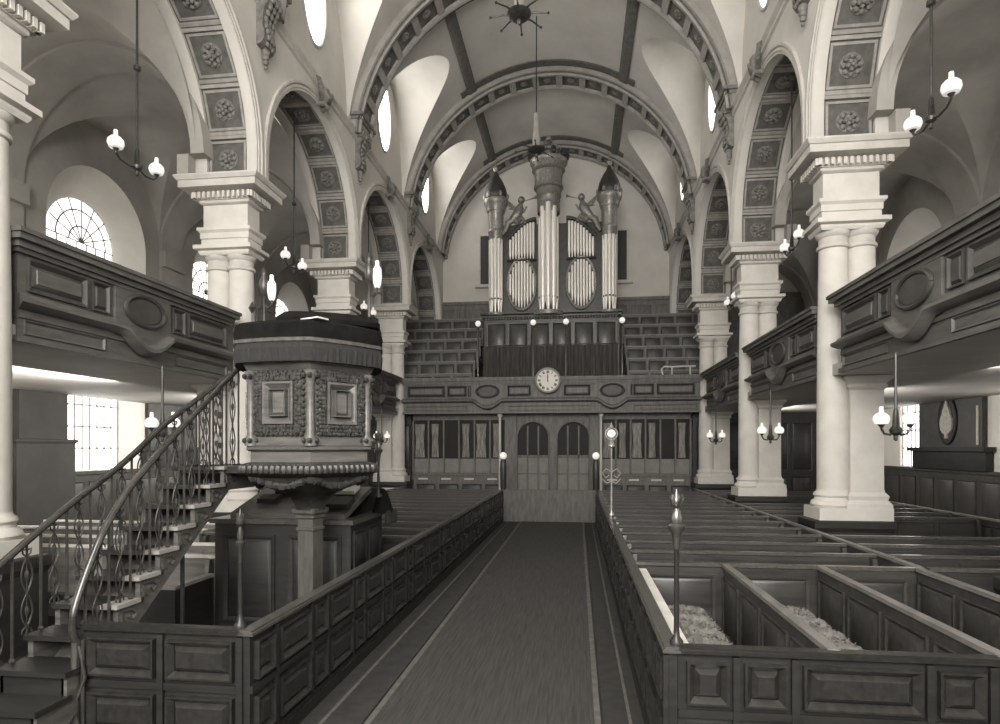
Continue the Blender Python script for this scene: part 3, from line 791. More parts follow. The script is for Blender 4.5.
# centre tower
c = -.08
for k in range(5):
    a = -PI * (.06 + .88 * k / 4)
    q = pipe(c + .37 * math.cos(a), .1 + .37 * math.sin(a), 8.62, [12.75, 13.2, 13.35, 13.2, 12.75][k], .135 if k in (1, 2, 3) else .10); mouth(q, .12)
MB().lathe([(.50, 13.0), (.52, 13.3), (.50, 13.35), (.52, 13.7), (.56, 13.75), (.56, 13.8), (.54, 13.85), (.58, 14.1)], (c, .15, 0), 24).build('tower_shade', 'gilt', t)
MB().lathe([(.60, 14.05), (.66, 14.1), (.66, 14.18), (.60, 14.22), (.62, 14.6), (.64, 14.8), (.74, 14.88), (.74, 14.95), (.70, 14.98), (.78, 15.12), (.84, 15.2), (.84, 15.32), (.6, 15.4)], (c, .15, 0), 28).build('tower_cornice', 'gilt', t)
cr = MB()
for q in range(10):
    a = 2 * PI * q / 10; cr.ball((c + .8 * math.cos(a), .15 + .8 * math.sin(a), 15.5), .14, 8, (1, 1, 1.3))
cr.build('cresting', 'carved', t)
cr = MB().lathe([(.3, 15.4), (.36, 15.5), (.36, 15.66), (.32, 15.7)], (c, .15, 0), 18)
for q in range(6):
    a = 2 * PI * q / 6
    cr.tube([(c + .34 * math.cos(a), .15 + .34 * math.sin(a), 15.66), (c + .40 * math.cos(a), .15 + .40 * math.sin(a), 15.95), (c + .2 * math.cos(a), .15 + .2 * math.sin(a), 16.2), (c, .15, 16.25)], .05, 6)
cr.ball((c, .15, 16.36), .12, 10)
cr.build('crown', 'gilt', t)
MB().lathe([(.7, 8.45), (.7, 8.62)], (c, .15, 0), 24).build('tower_sill', 'gilt', t)
# flats
for sg in (-1, 1):
    cx = -1.28 if sg < 0 else 1.35
    for k in range(9):
        x = cx + (-.52 + 1.04 * k / 8)
        u = (k / 8) if sg < 0 else (1 - k / 8)
        top = 11.9 + .75 * math.sin(u * PI / 2)
        pipe(x, .16, 11.05, top, .058, 'flat_pipe')
        ww_ = (x - cx) / .58; hh = 1.05 * math.sqrt(max(.05, 1 - ww_ * ww_))
        q = pipe(x, .16, 9.9 - hh, 9.9 + hh, .058, 'oval_pipe')
    el = MB(); el.tube([(cx + .64 * math.cos(2 * PI * k / 36), .14, 9.9 + 1.14 * math.sin(2 * PI * k / 36)) for k in range(37)], .06, 7, False); el.build('oval_frame', 'gilt', t)
    arc = [(cx + sg * (.65 - 1.3 * k / 16), .12, 11.95 + .85 * math.sin(PI / 2 * k / 16)) for k in range(17)]
    el = MB().tube(arc, .08, 8); el.build('flat_moulding', 'case', t); MB().tube([(cx - .65, .12, 10.98), (cx + .65, .12, 10.98)], .05, 6).build('flat_sill', 'case', t)
    el = MB().prism([(p[0], p[2]) for p in arc] + [(arc[-1][0], 11.6), (arc[0][0], 11.6)], 'y', .26, .5); el.build('flat_top', 'case', t)
    # reclining cherub with trumpet
    fg = MB()
    B = lambda *p: (cx + .1 * sg + p[0] * sg * 1.25, .1, 12.5 + p[1] * 1.25)
    fg.tube([B(.25, .22), B(.1, .38), B(-.02, .62), B(-.04, .78)], [.17, .22, .2, .1], 10)
    fg.ball(B(-.07, .92), .165, 10)
    fg.tube([B(.2, .25), B(.05, .12), B(-.1, .28), B(-.22, .08)], [.16, .16, .12, .07], 8)
    fg.tube([B(.25, .22), B(.42, .12), B(.5, -.12), B(.6, -.28)], [.16, .15, .11, .07], 8)
    fg.tube([B(0, .62), B(-.16, .5), B(-.26, .68)], [.07, .06, .045], 7)
    cf = fg.build('cherub_figure', 'gilt', t)
    MB().tube([B(-.14, .88), B(-.32, .92), B(-.52, .98), B(-.6, 1.0)], [.02, .025, .04, .09], 8).build('trumpet', 'gilt', cf)
    wg = MB()
    for q in range(4): wg.tube([B(.06, .58), B(.25 + .05 * q, .74 + .07 * q - .1), B(.4 + .02 * q, .62 + .12 * q)], [.05, .07, .01], 6)
    wg.build('wing', 'gilt', cf)
mouths.build('pipe_mouth', 'ink', t)

# choir rail with curtain and globe posts
t = thing('choir_curtain', 'dark pleated curtain hung on a rail below the organ', 'curtain', (.05, 25.45, 5.4))
cu = MB(); N = 150; vs = []
for j in range(N + 1):
    x = -2.75 + 5.5 * j / N; a = .06 * math.sin(j * 1.05) + .02 * math.sin(j * 2.7)
    vs += [(x, a, -.3), (x, a * .9, .6), (x, a * .5, 1.38)]
cu.add(vs, [(3 * j + q, 3 * j + 3 + q, 3 * j + 4 + q, 3 * j + 1 + q) for j in range(N) for q in (0, 1)])
cu.build('cloth', 'curtain', t)
MB().tube([(-2.9, 0, 1.42), (2.9, 0, 1.42)], .025, 6).build('curtain_rail', 'brass', t)
t0 = None
for k, x in enumerate((-2.88, -.6, .73, 2.97)):
    lab = 'brass post with a white globe at the organ rail, %s' % ['at its left end', 'left of centre', 'right of centre', 'at its right end'][k]
    if t0 is None:
        t0 = t = thing('globe_post', lab, 'lamp post', (x, 25.3, 4.3), 'organ rail globe posts')
        MB().lathe([(.07, 0), (.05, .1), (.035, .3), (.03, 3.15), (.06, 3.2), (.08, 3.26), (.05, 3.3)], (0, 0, 0), 10).build('post', 'brass', t)
        MB().ball((0, 0, 3.42), .12, 14).build('globe', 'opal', t)
    else: dup(t0, (x, 25.3, 4.3), lab)
t = thing('stair_rail', 'small pale curved handrail on the west gallery by right columns', 'handrail', (5.1, 25.2, 5.4))
MB().tube([(-.55, 0, .1), (-.6, 0, .32), (-.5, 0, .42), (-.2, 0, .4), (.3, 0, .42), (.7, 0, .42)], .035, 7).build('rail', 'stone2', t)
MB().lathe([(.03, 0), (.03, .4)], (-.2, 0, 0), 8).lathe([(.03, 0), (.03, .4)], (.5, 0, 0), 8).build('upright', 'stone2', t)

# ------------------------------------------------------------------ aisle barriers
def barrier(label, m_, L, pat, faces=(1,), top=1.12, cat='barrier', thick=.07, name='pew_barrier', mt='wood', capm='cap'):
    t = thing(name, label, cat); t.matrix_world = m_
    MB().box(0, L, -thick, 0, 0, top - .04).build('body', mt, t)
    MB().box(-.03, L + .03, -thick - .02, .04, top - .045, top - .02).box(-.02, L + .02, -thick - .01, .025, top - .02, top).build('top_rail', capm, t)
    MB().box(0, L, 0, .05, 0, .13).box(0, L, 0, .03, .13, .17).build('plinth', mt, t)
    MB().box(0, L, 0, .025, .60, .66).build('middle_rail', mt, t)
    x = .06; k = 0
    while x < L - .2:
        w = pat[k % len(pat)]; w = min(w, L - .06 - x)
        if w > .12:
            MB().fpanel(x, x + w, .70, top - .10, .055, .05).build('panel', 'barpanel', t)
            MB().fpanel(x, x + w, .22, .56, .055, .05).build('panel', 'barpanel', t)
            x += w + .03; 
            MB().box(x, x + .05, 0, .035, .17, top - .06).build('stile', mt, t)
            x += .08
        else: break
        k += 1
    return t
barrier('long panelled oak barrier along the left side of the central aisle', frame_m((-1.45, 4.75, 0), (0, 1), (1, 0)), 17.05, [.3, .62])
barrier('long panelled oak barrier along the right side of the central aisle', frame_m((1.86, 21.8, 0), (0, -1), (-1, 0)), 17.05, [.62, .3])
barrier('oak panelled barrier facing the viewer below the pulpit stair', frame_m((-2.94, 4.76, 0), (1, 0), (0, -1)), 1.415, [.60, .62], capm='woodh')
barrier('oak panelled barrier facing the viewer in front of right pew enclosures', frame_m((1.935, 4.76, 0), (1, 0), (0, -1)), 6.2, [.3, .3, .8], capm='woodh')
t = thing('gleam_ledge', 'added pale ledge standing in for the gleam along the near right barrier top', 'ledge', (2.0, 6.4, 1.06))  # added strip: gleam of the polished barrier top put into its pale colour
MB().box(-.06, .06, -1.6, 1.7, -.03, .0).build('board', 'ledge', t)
for q in (-1.2, 0, 1.2): MB().prism([(-.06, -.03), (.03, -.03), (-.06, -.2)], 'y', q - .02, q + .02).build('support', 'wood', t)
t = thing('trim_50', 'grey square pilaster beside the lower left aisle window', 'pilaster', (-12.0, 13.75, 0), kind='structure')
MB().box(-.1, .2, -.7, .7, 0, 3.98).build('shaft', 'greywall', t)  # plain dark grey, shaft and pedestal alike
MB().box(-.1, .28, -.85, .85, 0, 2.75).slabs(.09, 0, .19, .85, [(0, 2.7), (.05, 2.76), (.05, 2.8), (0, 2.82)]).build('pedestal', 'greywall', t)
t = thing('aisle_gate', 'plain low oak gate closing the far end of the central aisle', 'gate', (.2, 21.85, 0))
MB().box(-1.6, 1.62, -.05, .05, 0, 1.06).build('leaf', 'woodw', t)
MB().box(-1.63, 1.65, -.08, .08, 1.06, 1.12).build('top_rail', 'woodw', t)
for x, nm in ((-1.42, 'left'), (1.83, 'right')):
    t = thing('gate_lamp', 'small globe lamp on a dark sleeve at the %s gate post' % nm, 'lamp', (x, 21.85, 1.12), 'gate post lamps')
    MB().lathe([(.09, 0), (.11, .1), (.12, .7), (.1, 1.0), (.06, 1.08)], (0, 0, 0), 12).build('sleeve', 'case', t)
    MB().ball((0, 0, 1.2), .13, 12).build('globe', 'opal', t)

# ------------------------------------------------------------------ pews
def make_pew(label, L, loc, group, pm='pew', cm='cap'):
    t = thing('box_pew', label, 'pew', loc, group)
    h = L / 2
    MB().box(-h, h, 0, .05, .02, 1.07).build('backrest', pm, t)
    MB().box(-h, h, -.02, .07, 1.08, 1.12).build('cap_rail', cm, t)
    MB().box(-h + .03, h - .03, -.46, 0, .46, .51).build('seat', pm, t)
    for q in (-1, 1):
        mb = MB().prism([(-.46, 0), (0, 0), (0, 1.07), (-.1, 1.07), (-.16, .75), (-.46, .6)], 'x', q * (h - .06) - .03, q * (h - .06) + .03); mb.build('end_panel', pm, t)
    mb = MB()
    n = max(2, int(L / .75))
    mb.M = frame_m((-h, 0, 0), (1, 0), (0, -1))
    for k in range(n): mb.fpanel(L * k / n + .06, L * (k + 1) / n - .03, .58, 1.02, .04, .015, False)
    mb.build('back_panelling', pm, t)
    MB().box(-h + .06, h - .06, .05, .2, .82, .85).build('book_ledge', pm, t)
    return t
def pew_block(name, x0, x1, ys, group, pm='pew', cm='cap'):
    p0 = None
    for k, y in enumerate(ys):
        lab = 'dark oak pew in the %s block, %s row from the front' % (name, 'first' if k == 0 else ORD[k])
        loc = ((x0 + x1) / 2, y, 0)
        if p0 is None: p0 = make_pew(lab, x1 - x0, loc, group, pm, cm)
        else: dup(p0, loc, lab)
pew_block('right nave', 1.95, 5.30, [9.19 + .97 * k for k in range(14)], 'right nave pews')
pew_block('right aisle', 5.48, 9.62, [8.22 + .97 * k for k in range(4)] + [12.1 + 2.2 + .97 * k for k in range(4)] + [20.3 + .97 * k for k in range(3)], 'right aisle pews')
pew_block('left nave', -5.30, -1.54, [10.16 + .97 * k for k in range(13)], 'left nave pews')
pew_block('left aisle', -9.7, -5.5, [8.6 + .97 * k for k in range(4)] + [14.4 + .97 * k for k in range(4)] + [20.3 + .97 * k for k in range(3)], 'left aisle pews', 'pew_daylit', 'leaf')  # near-white caps: brightly lit pew tops put into the colour
pew_block('short left', -5.35, -3.75, [8.0, 9.0], 'short pews beside the pulpit stair', 'pew_daylit', 'leaf')
# long dividing rail and aisle rail
def wall_rail(label, x, y0, y1, name='pew_partition'):
    t = thing(name, label, 'partition', (x, y0, 0)); L = y1 - y0
    MB().box(-.025, .025, 0, L, 0, 1.09).build('body', 'pew', t)
    MB().box(-.045, .045, 0, L, 1.09, 1.13).build('cap_rail', 'benchcap', t)
    n = max(1, int(round(L / .95)))
    for k in range(n):
        for q in (-1, 1):
            if n > 8 and q > 0: continue
            mb = MB(frame_m((q * .025, 0, 0), (0, 1), (q, 0))); mb.fpanel(L * k / n + .07, L * (k + 1) / n - .04, .25, .98, .04, .025); mb.build('panel', 'pew', t)
wall_rail('long oak partition rail running beside the right columns', 5.39, 8.27, 23.2)
wall_rail('long oak partition rail along the far side of right aisle pews', 9.7, 8.3, 23.2)
wall_rail('long oak partition rail running beside the left columns', -5.4, 10.2, 23.2)
# near right enclosures
wall_rail('pew divider nearest the aisle in the front right enclosure', 3.05, 4.80, 8.14, 'enclosure_divider')
wall_rail('second pew divider from the aisle in the front enclosure', 4.19, 4.80, 8.14, 'enclosure_divider')
wall_rail('third pew divider from the aisle in the front enclosure', 5.33, 4.80, 8.14, 'enclosure_divider')
t = thing('enclosure_partition', 'oak panelled back closing the front right enclosures', 'partition', (1.92, 8.22, 0))
MB().box(0, 3.5, -.03, .03, 0, 1.07).build('body', 'pew', t)
MB().box(0, 3.5, -.045, .045, 1.085, 1.125).build('cap_rail', 'cap', t)
for k in range(3):
    mb = MB(frame_m((k * 1.14, -.03, 0), (1, 0), (0, -1))); mb.fpanel(.12, 1.02, .25, .98, .05, .03); mb.build('panel', 'pew', t)
for k, x in enumerate((2.05, 3.2, 4.34)):
    t = thing('enclosure_bench', 'dark bench board inside the %s front enclosure' % ['first', 'second', 'third'][k], 'bench', (x, 5.0, 0), 'front enclosure benches')
    MB().box(0, .62, 0, 3.0, .54, .60).build('seat', 'pew', t)
    MB().box(.02, .58, .05, .1, 0, .54).box(.02, .58, 2.9, 2.95, 0, .54).box(.27, .33, .1, 2.9, .1, .2).build('support', 'pew', t)
def fleece(label, x0, x1, y0, y1, z):
    t = thing('fleece_cushion', label, 'cushion', ((x0 + x1) / 2, (y0 + y1) / 2, z), 'shaggy bench cushions')
    a, c = (x1 - x0) / 2, (y1 - y0) / 2
    N, K = 24, 60; vs = []
    for j in range(K + 1):
        for i in range(N + 1):
            u = -1 + 2 * i / N; v = -1 + 2 * j / K
            h = .20 * (max(0, 1 - abs(u) ** 4) * max(0, 1 - abs(v) ** 8)) ** .5
            h += (random.random() - .5) * .035 + .02 * math.sin(v * 19 + u * 2)
            vs.append((a * u + (random.random() - .5) * .02, c * v, max(.0, h)))
    n = N + 1
    MB().add(vs, [(j * n + i, j * n + i + 1, (j + 1) * n + i + 1, (j + 1) * n + i) for j in range(K) for i in range(N)]).build('cover', 'fur', t)
    tf = MB()
    for k in range(900):
        u, v = random.uniform(-.95, .95), random.uniform(-.97, .97)
        h = .20 * (max(0, 1 - abs(u) ** 4) * max(0, 1 - abs(v) ** 8)) ** .5
        dx, dy = random.uniform(-.05, .05), random.uniform(-.05, .05)
        p = Vector((a * u, c * v, h - .01)); w = .012
        tf.add([p + Vector((-w, 0, 0)), p + Vector((w, 0, 0)), p + Vector((dx, dy, .028))], [(0, 1, 2)])
        tf.add([p + Vector((0, -w, 0)), p + Vector((0, w, 0)), p + Vector((dx, dy, .028))], [(0, 1, 2)])
    tu = tf.build('tufts', 'fur', t); tu['kind'] = 'stuff'
fleece('shaggy pale bench cushion in the enclosure beside the aisle', 2.12, 2.66, 5.05, 7.55, .60)
fleece('shaggy pale bench cushion in the second front enclosure', 3.2, 3.82, 5.0, 7.7, .60)

# ------------------------------------------------------------------ lamp standards
def standard(label, loc, H, kind='finial', hs=1.0):
    t = thing('lamp_standard', label, 'lamp standard', loc)
    z = H - .44 if kind == 'finial' else H - .52
    MB().lathe([(.05, 0), (.05, .03), (.026, .06), (.02, .12), (.018, z - .02), (.022, z)], (0, 0, 0), 12).build('pole', 'iron' if kind == 'finial' else 'brassl', t)
    if kind == 'finial':
        MB().lathe([(a_ * hs, b_) for a_, b_ in [(.022, z - .01), (.03, z + .06), (.036, z + .11), (.06, z + .14), (.062, z + .165), (.04, z + .18), (.044, z + .22), (.03, z + .27), (.016, z + .30)]], (0, 0, 0), 14).build('collar', 'brass' if hs == 1 else 'ironl', t)
        MB().lathe([(.016, z + .29), (.034, z + .32), (.03, z + .36), (.018, z + .39), (.005, z + .44)], (0, 0, 0), 12).build('finial', 'brass' if hs == 1 else 'ironl', t)
        mb = MB().lathe([(.03, z + .31), (.036, z + .32), (.03, z + .33)], (0, 0, 0), 10)
        for q in range(5):
            a = 2 * PI * q / 5; mb.tube([(.03 * hs * math.cos(a), .03 * hs * math.sin(a), z + .32), (.05 * hs * math.cos(a), .05 * hs * math.sin(a), z + .37), (.035 * hs * math.cos(a), .035 * hs * math.sin(a), z + .40)], [.012 * hs, .012 * hs, .006], 6)
        mb.build('cresting', 'brass' if hs == 1 else 'ironl', t)
    else:
        MB().lathe([(.03, z), (.07, z + .03), (.06, z + .14), (.075, z + .17), (.05, z + .2)], (0, 0, 0), 14).build('collar', 'brassl', t)
        MB().ball((0, 0, z + .31), .095, 14).build('globe', 'opal', t)
        MB().tube([(.13 * math.cos(2 * PI * k / 20), 0, z + .31 + .13 * math.sin(2 * PI * k / 20)) for k in range(21)], .016, 6).build('ring', 'brassl', t)
        MB().lathe([(.04, z + .42), (.05, z + .45), (.02, z + .5), (.005, z + .56)], (0, 0, 0), 10).build('finial', 'brassl', t)
    return t
standard('dark lamp standard with crowned finial on the right front barrier corner', (1.93, 4.80, 1.12), 1.17)
standard('dark lamp standard with spear finial on the left front barrier corner', (-1.56, 4.80, 1.12), .98, hs=.6)
t = standard('tall brass standard with globe on the right barrier halfway down', (1.93, 13.8, 1.12), 2.0, 'globe')
mb = MB()
for q in (-1, 1): mb.tube([(0, 0, .95), (q * .12, 0, 1.02), (q * .2, 0, .92), (q * .12, 0, .82), (q * .05, 0, .88)], .016, 6); mb.tube([(0, 0, .75), (q * .1, 0, .7), (q * .2, 0, .8)], .014, 6)
mb.build('scroll_bracket', 'brassl', t)
standard('dark lamp standard with flame finial at the reading desk corner', (-1.62, 8.55, 1.9), .95)

# ------------------------------------------------------------------ pulpit
PX, PY = -2.03, 7.2
va = math.atan2(0 - PY, 1.19 - PX)      # a vertex towards the viewpoint
pt = thing('pulpit', 'hexagonal carved oak pulpit on a stem with a velvet-covered rim', 'pulpit', (PX, PY, 0))
def hexp(r, z): return [(r * math.cos(va + PI / 3 * k), r * math.sin(va + PI / 3 * k), z) for k in range(6)]
def hexstack(prof):
    mb = MB(); vs = []
    for r, z in prof: vs += hexp(r, z)
    fs = [(j * 6 + k, j * 6 + (k + 1) % 6, (j + 1) * 6 + (k + 1) % 6, (j + 1) * 6 + k) for j in range(len(prof) - 1) for k in range(6)]
    mb.add(vs, fs + [tuple(range(5, -1, -1)), tuple((len(prof) - 1) * 6 + k for k in range(6))])
    return mb
RB = .745
hexstack([(RB, 2.40), (RB, 3.56)]).build('drum', 'pulpit', pt)
hexstack([(RB + .02, 2.56), (RB + .05, 2.58), (RB + .05, 2.61), (RB + .01, 2.63)]).build('lower_moulding', 'cap', pt)
hexstack([(RB + .02, 3.45), (RB + .06, 3.49), (RB + .10, 3.56), (RB + .12, 3.6)]).build('upper_moulding', 'pulpit', pt)
hexstack([(RB - .02, 2.26), (RB + .08, 2.30), (RB + .11, 2.36), (RB + .08, 2.42), (RB + .0, 2.44)]).build('base_moulding', 'carved', pt)
gd = MB()
for k in range(6):
    p, q = Vector(hexp(RB + .10, 2.36)[k]), Vector(hexp(RB + .10, 2.36)[(k + 1) % 6])
    for j in range(12): gd.ball(p.lerp(q, (j + .5) / 12), .052, 7, (1, 1, 1.15))
gd.build('gadroon', 'carved', pt)
# bowl
hexstack([(.19, 1.86), (.21, 1.93), (.26, 2.0), (.36, 2.07), (.54, 2.14), (.70, 2.20), (.74, 2.28)]).build('bowl', 'carved', pt)
gl = MB()
for k in range(6):
    p, q = Vector(hexp(.73, 2.25)[k]), Vector(hexp(.73, 2.25)[(k + 1) % 6])
    for j in range(19):
        u = j / 18; w_ = p.lerp(q, u); sag = .075 * math.sin(PI * u); f_ = 1 - .10 * math.sin(PI * u)
        gl.ball((w_.x * f_, w_.y * f_, w_.z - sag), .036 + .014 * math.sin(PI * u) + random.uniform(-.008, .008), 6, (1, 1, random.uniform(.7, 1.4)))
        gl.ball((w_.x * (f_ + .02), w_.y * (f_ + .02), w_.z - sag * .35 + .01), .026, 5, (1, 1, random.uniform(1, 1.6)))
for i_, v in enumerate(gl.v): pass
gl.build('garland', 'carved', pt)
MB(Matrix.Rotation(va + PI / 4 + .2, 4, 'Z')).slabs(0, 0, .105, .105, [(0, 0), (0, 1.6), (.015, 1.61), (.015, 1.64), (0, 1.65), (0, 1.74), (.02, 1.76), (.02, 1.79), (.05, 1.82), (.05, 1.87), (.02, 1.88)]).build('stem', 'stemwood', pt)
MB(Matrix.Rotation(va + PI / 4 + .2, 4, 'Z')).slabs(0, 0, .17, .17, [(0, 0), (0, .18), (-.05, .24)]).build('stem_base', 'pulpit', pt)
pt_kids_M = []
for k in range(6):
    p, q = Vector(hexp(RB, 0)[k]), Vector(hexp(RB, 0)[(k + 1) % 6])
    L = (q - p).length; sd = (q - p).normalized(); od = Vector((sd.y, -sd.x, 0))
    if od.dot((p + q)) < 0: od = -od
    fm = Matrix(((sd.x, od.x, 0, p.x), (sd.y, od.y, 0, p.y), (0, 0, 1, 0), (0, 0, 0, 1)))
    mb = MB(fm); mb.fpanel(.185, L - .185, 2.865, 3.335, .075, .06); pn = mb.build('panel', 'pulpit', pt)
    mb = MB(fm); mb.fpanel(.27, L - .27, 2.95, 3.25, .02, .08, False); mb.build('panel_inlay', 'pulpit', pn)
    cv = MB(fm)
    def leafbit(u, z):
        cv.ball((u + random.uniform(-.008, .008), .03, z), .03 + random.uniform(-.006, .008), 6, (random.uniform(.7, 1.3), .8, random.uniform(.7, 1.4)))
    for j in range(10):
        for (uu, zz) in ((.10 + (L - .20) * j / 9, 3.445), (.10 + (L - .20) * j / 9, 2.755)): cv.ball((uu, .025, zz), .032, 6, (1.1, .7, .9))
        for (uu, zz) in ((.075, 2.8 + .6 * j / 9), (L - .075, 2.8 + .6 * j / 9)): cv.ball((uu, .025, zz), .03, 6, (.8, .7, 1.1))
    for j in range(13):
        u = .12 + (L - .24) * j / 12
        for e in (-.022, .022): leafbit(u, 3.39 + e); leafbit(u, 2.81 + e)
    for j in range(13):
        z = 2.83 + .54 * j / 12
        for e in (-.02, .02): leafbit(.13 + e, z); leafbit(L - .13 + e, z)
    cv.box(.09, L - .09, 0, .03, 2.76, 2.86).box(.09, L - .09, 0, .03, 3.34, 3.44).box(.08, .18, 0, .03, 2.86, 3.34).box(L - .18, L - .08, 0, .03, 2.86, 3.34)
    cv.build('carved_frame', 'carved', pt)
    MB().lathe([(.07, 2.62), (.07, 2.7), (.045, 2.74), (.04, 3.3), (.05, 3.34), (.065, 3.4), (.075, 3.46)], (p.x * .99, p.y * .99, 0), 12).build('angle_pilaster', 'pulpit', pt)
    cp = MB()
    for z in (2.68, 3.40):
        for j in range(6): cp.ball((p.x * .99 + .075 * math.cos(j), p.y * .99 + .075 * math.sin(j), z), .032, 6)
    cp.build('pilaster_ornament', 'carved', pt)
# velvet
def rhex(r, n=48):
    out = []
    for k in range(n):
        a = va + 2 * PI * k / n
        c_ = ((a - va) % (PI / 3)) - PI / 6
        rr = r * math.cos(PI / 6) / math.cos(c_)
        rr = .55 * rr + .45 * r * .96
        out.append((rr * math.cos(a), rr * math.sin(a)))
    return out
def rstack(prof, wav=0, n=96):
    mb = MB(); vs = []
    for j, (r, z) in enumerate(prof):
        for k, (x, y) in enumerate(rhex(r, n)):
            f = 1 + wav * math.sin(k * 2.4) * (1 if j else 0)
            vs.append((x * f, y * f, z))
    mb.add(vs, [(j * n + k, j * n + (k + 1) % n, (j + 1) * n + (k + 1) % n, (j + 1) * n + k) for j in range(len(prof) - 1) for k in range(n)])
    return mb
rstack([(.70, 3.9), (.76, 3.98), (.86, 3.995), (.93, 3.96), (.945, 3.90), (.935, 3.80), (.93, 3.76)]).build('velvet_cover', 'velvet', pt)
rstack([(.925, 3.80), (.945, 3.79), (.945, 3.755), (.925, 3.745)]).build('braid', 'braid', pt)
rstack([(.925, 3.75), (.93, 3.70), (.938, 3.69), (.925, 3.54), (.70, 3.56)], .008, 192).build('fringe', 'fringe', pt)
hexstack([(.66, 3.5), (.66, 3.92)]).build('inner_lining', 'velvet', pt)
t = thing('pulpit_cushion', 'dark velvet book cushion lying on the pulpit rim', 'cushion', (PX + .30, PY - .15, 4.0), rotz=.5)
mb = MB(); mb.M = Matrix.Rotation(.12, 4, 'X')
mb.lathe([(.02, 0), (.42, .0), (.5, .05), (.5, .10), (.42, .17), (.02, .2)], (0, 0, 0), 24, 1.2, .8); mb.build('pad', 'velvet', t)
tz = MB()
for q in (-1, 1): tz.lathe([(.02, .06), (.04, .0), (.045, -.12), (.03, -.14)], (q * .58, 0, 0), 8)
tz.build('tassel', 'fringe', t)
t = thing('open_paper', 'white folded paper lying on the pulpit rim', 'paper', (PX + .36, PY - .70, 4.0), rotz=-.4)
MB().box(-.13, .13, -.08, .08, 0, .015).build('sheet', 'paper', t)
def pulpit_lamp(label, x, y, H, gx):
    t = thing('pulpit_lamp', label, 'lamp', (x, y, 3.96), 'lamps on the pulpit rim')
    MB().lathe([(.045, 0), (.02, .05), (.017, H), (.03, H + .02)], (0, 0, 0), 10).build('rod', 'ironl', t)
    MB().lathe([(.02, H), (.05, H + .04), (.062, H + .12), (.055, H + .2), (.03, H + .26), (.04, H + .3), (.01, H + .36)], (0, 0, 0), 12).build('urn', 'ironl', t)
    MB().tube([(0, 0, H * .8), (gx * .05, 0, H * .72), (gx * .10, 0, H * .8), (gx * .10, 0, H - .04)], .012, 6).build('arm', 'ironl', t)
    MB().lathe([(.03, H - .06), (.045, H - .02), (.055, H + .06), (.05, H + .16), (.025, H + .2), (.022, H + .26)], (gx * .10, 0, 0), 12).build('glass_shade', 'opal', t)
pulpit_lamp('urn-topped lamp with glass shade on the left of the pulpit rim', PX - .71, PY + .22, .56, 1)
pulpit_lamp('urn-topped lamp with glass shade on the right of the pulpit rim', PX + .74, PY + .0, .62, 1)
t = thing('pulpit_finial', 'thin iron rod with diamond finial on the left pulpit rim', 'rod', (PX - .74, PY - .02, 3.96))
MB().lathe([(.03, 0), (.014, .04), (.012, .30)], (0, 0, 0), 8).build('rod', 'iron', t)
MB().lathe([(.012, .29), (.05, .36), (.006, .43)], (0, 0, 0), 4).build('finial', 'iron', t)

# ------------------------------------------------------------------ pulpit staircase
XR, XL_ = -2.96, -3.54
st = thing('pulpit_staircase', 'wooden pulpit stair with scrolled wrought iron balustrades', 'staircase', (-3.25, 5.5, 0))
OFF = Vector((3.25, -5.5, 0))
def sbuild(mb, name, m, parent=st):
    o = mb.build(name, m, parent); return o
def SMB(): return MB(Matrix.Translation(OFF))
NT0 = -5
tread = lambda k: (5.14 + .283 * k, 1.18 + .2 * k)
for k in range(NT0, 7):
    y, z = tread(k)
    y2 = y + .283 + .03 if k < 6 else 7.95
    mb = SMB(); mb.box(XL_ - .03, XR + .05, y - .04, y2, z - .045, z)
    sbuild(mb, 'tread', 'wood')
    if k > -1:
        mb = SMB(); mb.box(XR - .11, XR + .06, y - .05, y + .26, z - .035, z + .004); sbuild(mb, 'tread_nosing', 'rib')
    if k < -1:
        mb = SMB(); mb.box(XL_, XR, y, y + .03, z - .2, z - .045); sbuild(mb, 'riser', 'wood')
for x0 in (XR - .02, XL_ - .02):
    poly = []
    for k in range(NT0, 7):
        y, z = tread(k)
        poly += [(y, z - .2 if k > NT0 else max(0, z - .2)), (y, z - .04)]
    poly += [(7.95, 2.34), (7.95, 2.1), (6.95, 2.1)]
    poly += [(5.14 + .283 * NT0 + .4, 0.0)]
    mb = SMB(); mb.prism(poly, 'x', x0, x0 + .05); sbuild(mb, 'stringer', 'pulpit')
sf = SMB(); y0 = 5.14 + .283 * NT0 + .4
sf.add([(XL_, y0, 0), (XR, y0, 0), (XR, 6.95, 2.1), (XL_, 6.95, 2.1)], [(0, 1, 2, 3)]).add([(XL_, 6.95, 2.1), (XR, 6.95, 2.1), (XR, 7.95, 2.1), (XL_, 7.95, 2.1)], [(0, 1, 2, 3)])
sbuild(sf, 'soffit', 'pulpit')
for k in range(-1, 7):
    y, z = tread(k)
    mb = SMB()
    x = XR + .035
    mb.tube([(x, y + .04, z - .07), (x, y + .16, z - .08), (x, y + .22, z - .13), (x, y + .17, z - .17), (x, y + .12, z - .13)], .016, 6)
    mb.tube([(x, y + .03, z - .1), (x, y + .05, z - .18), (x, y + .1, z - .2)], .012, 6)
    sbuild(mb, 'tread_bracket', 'cap')
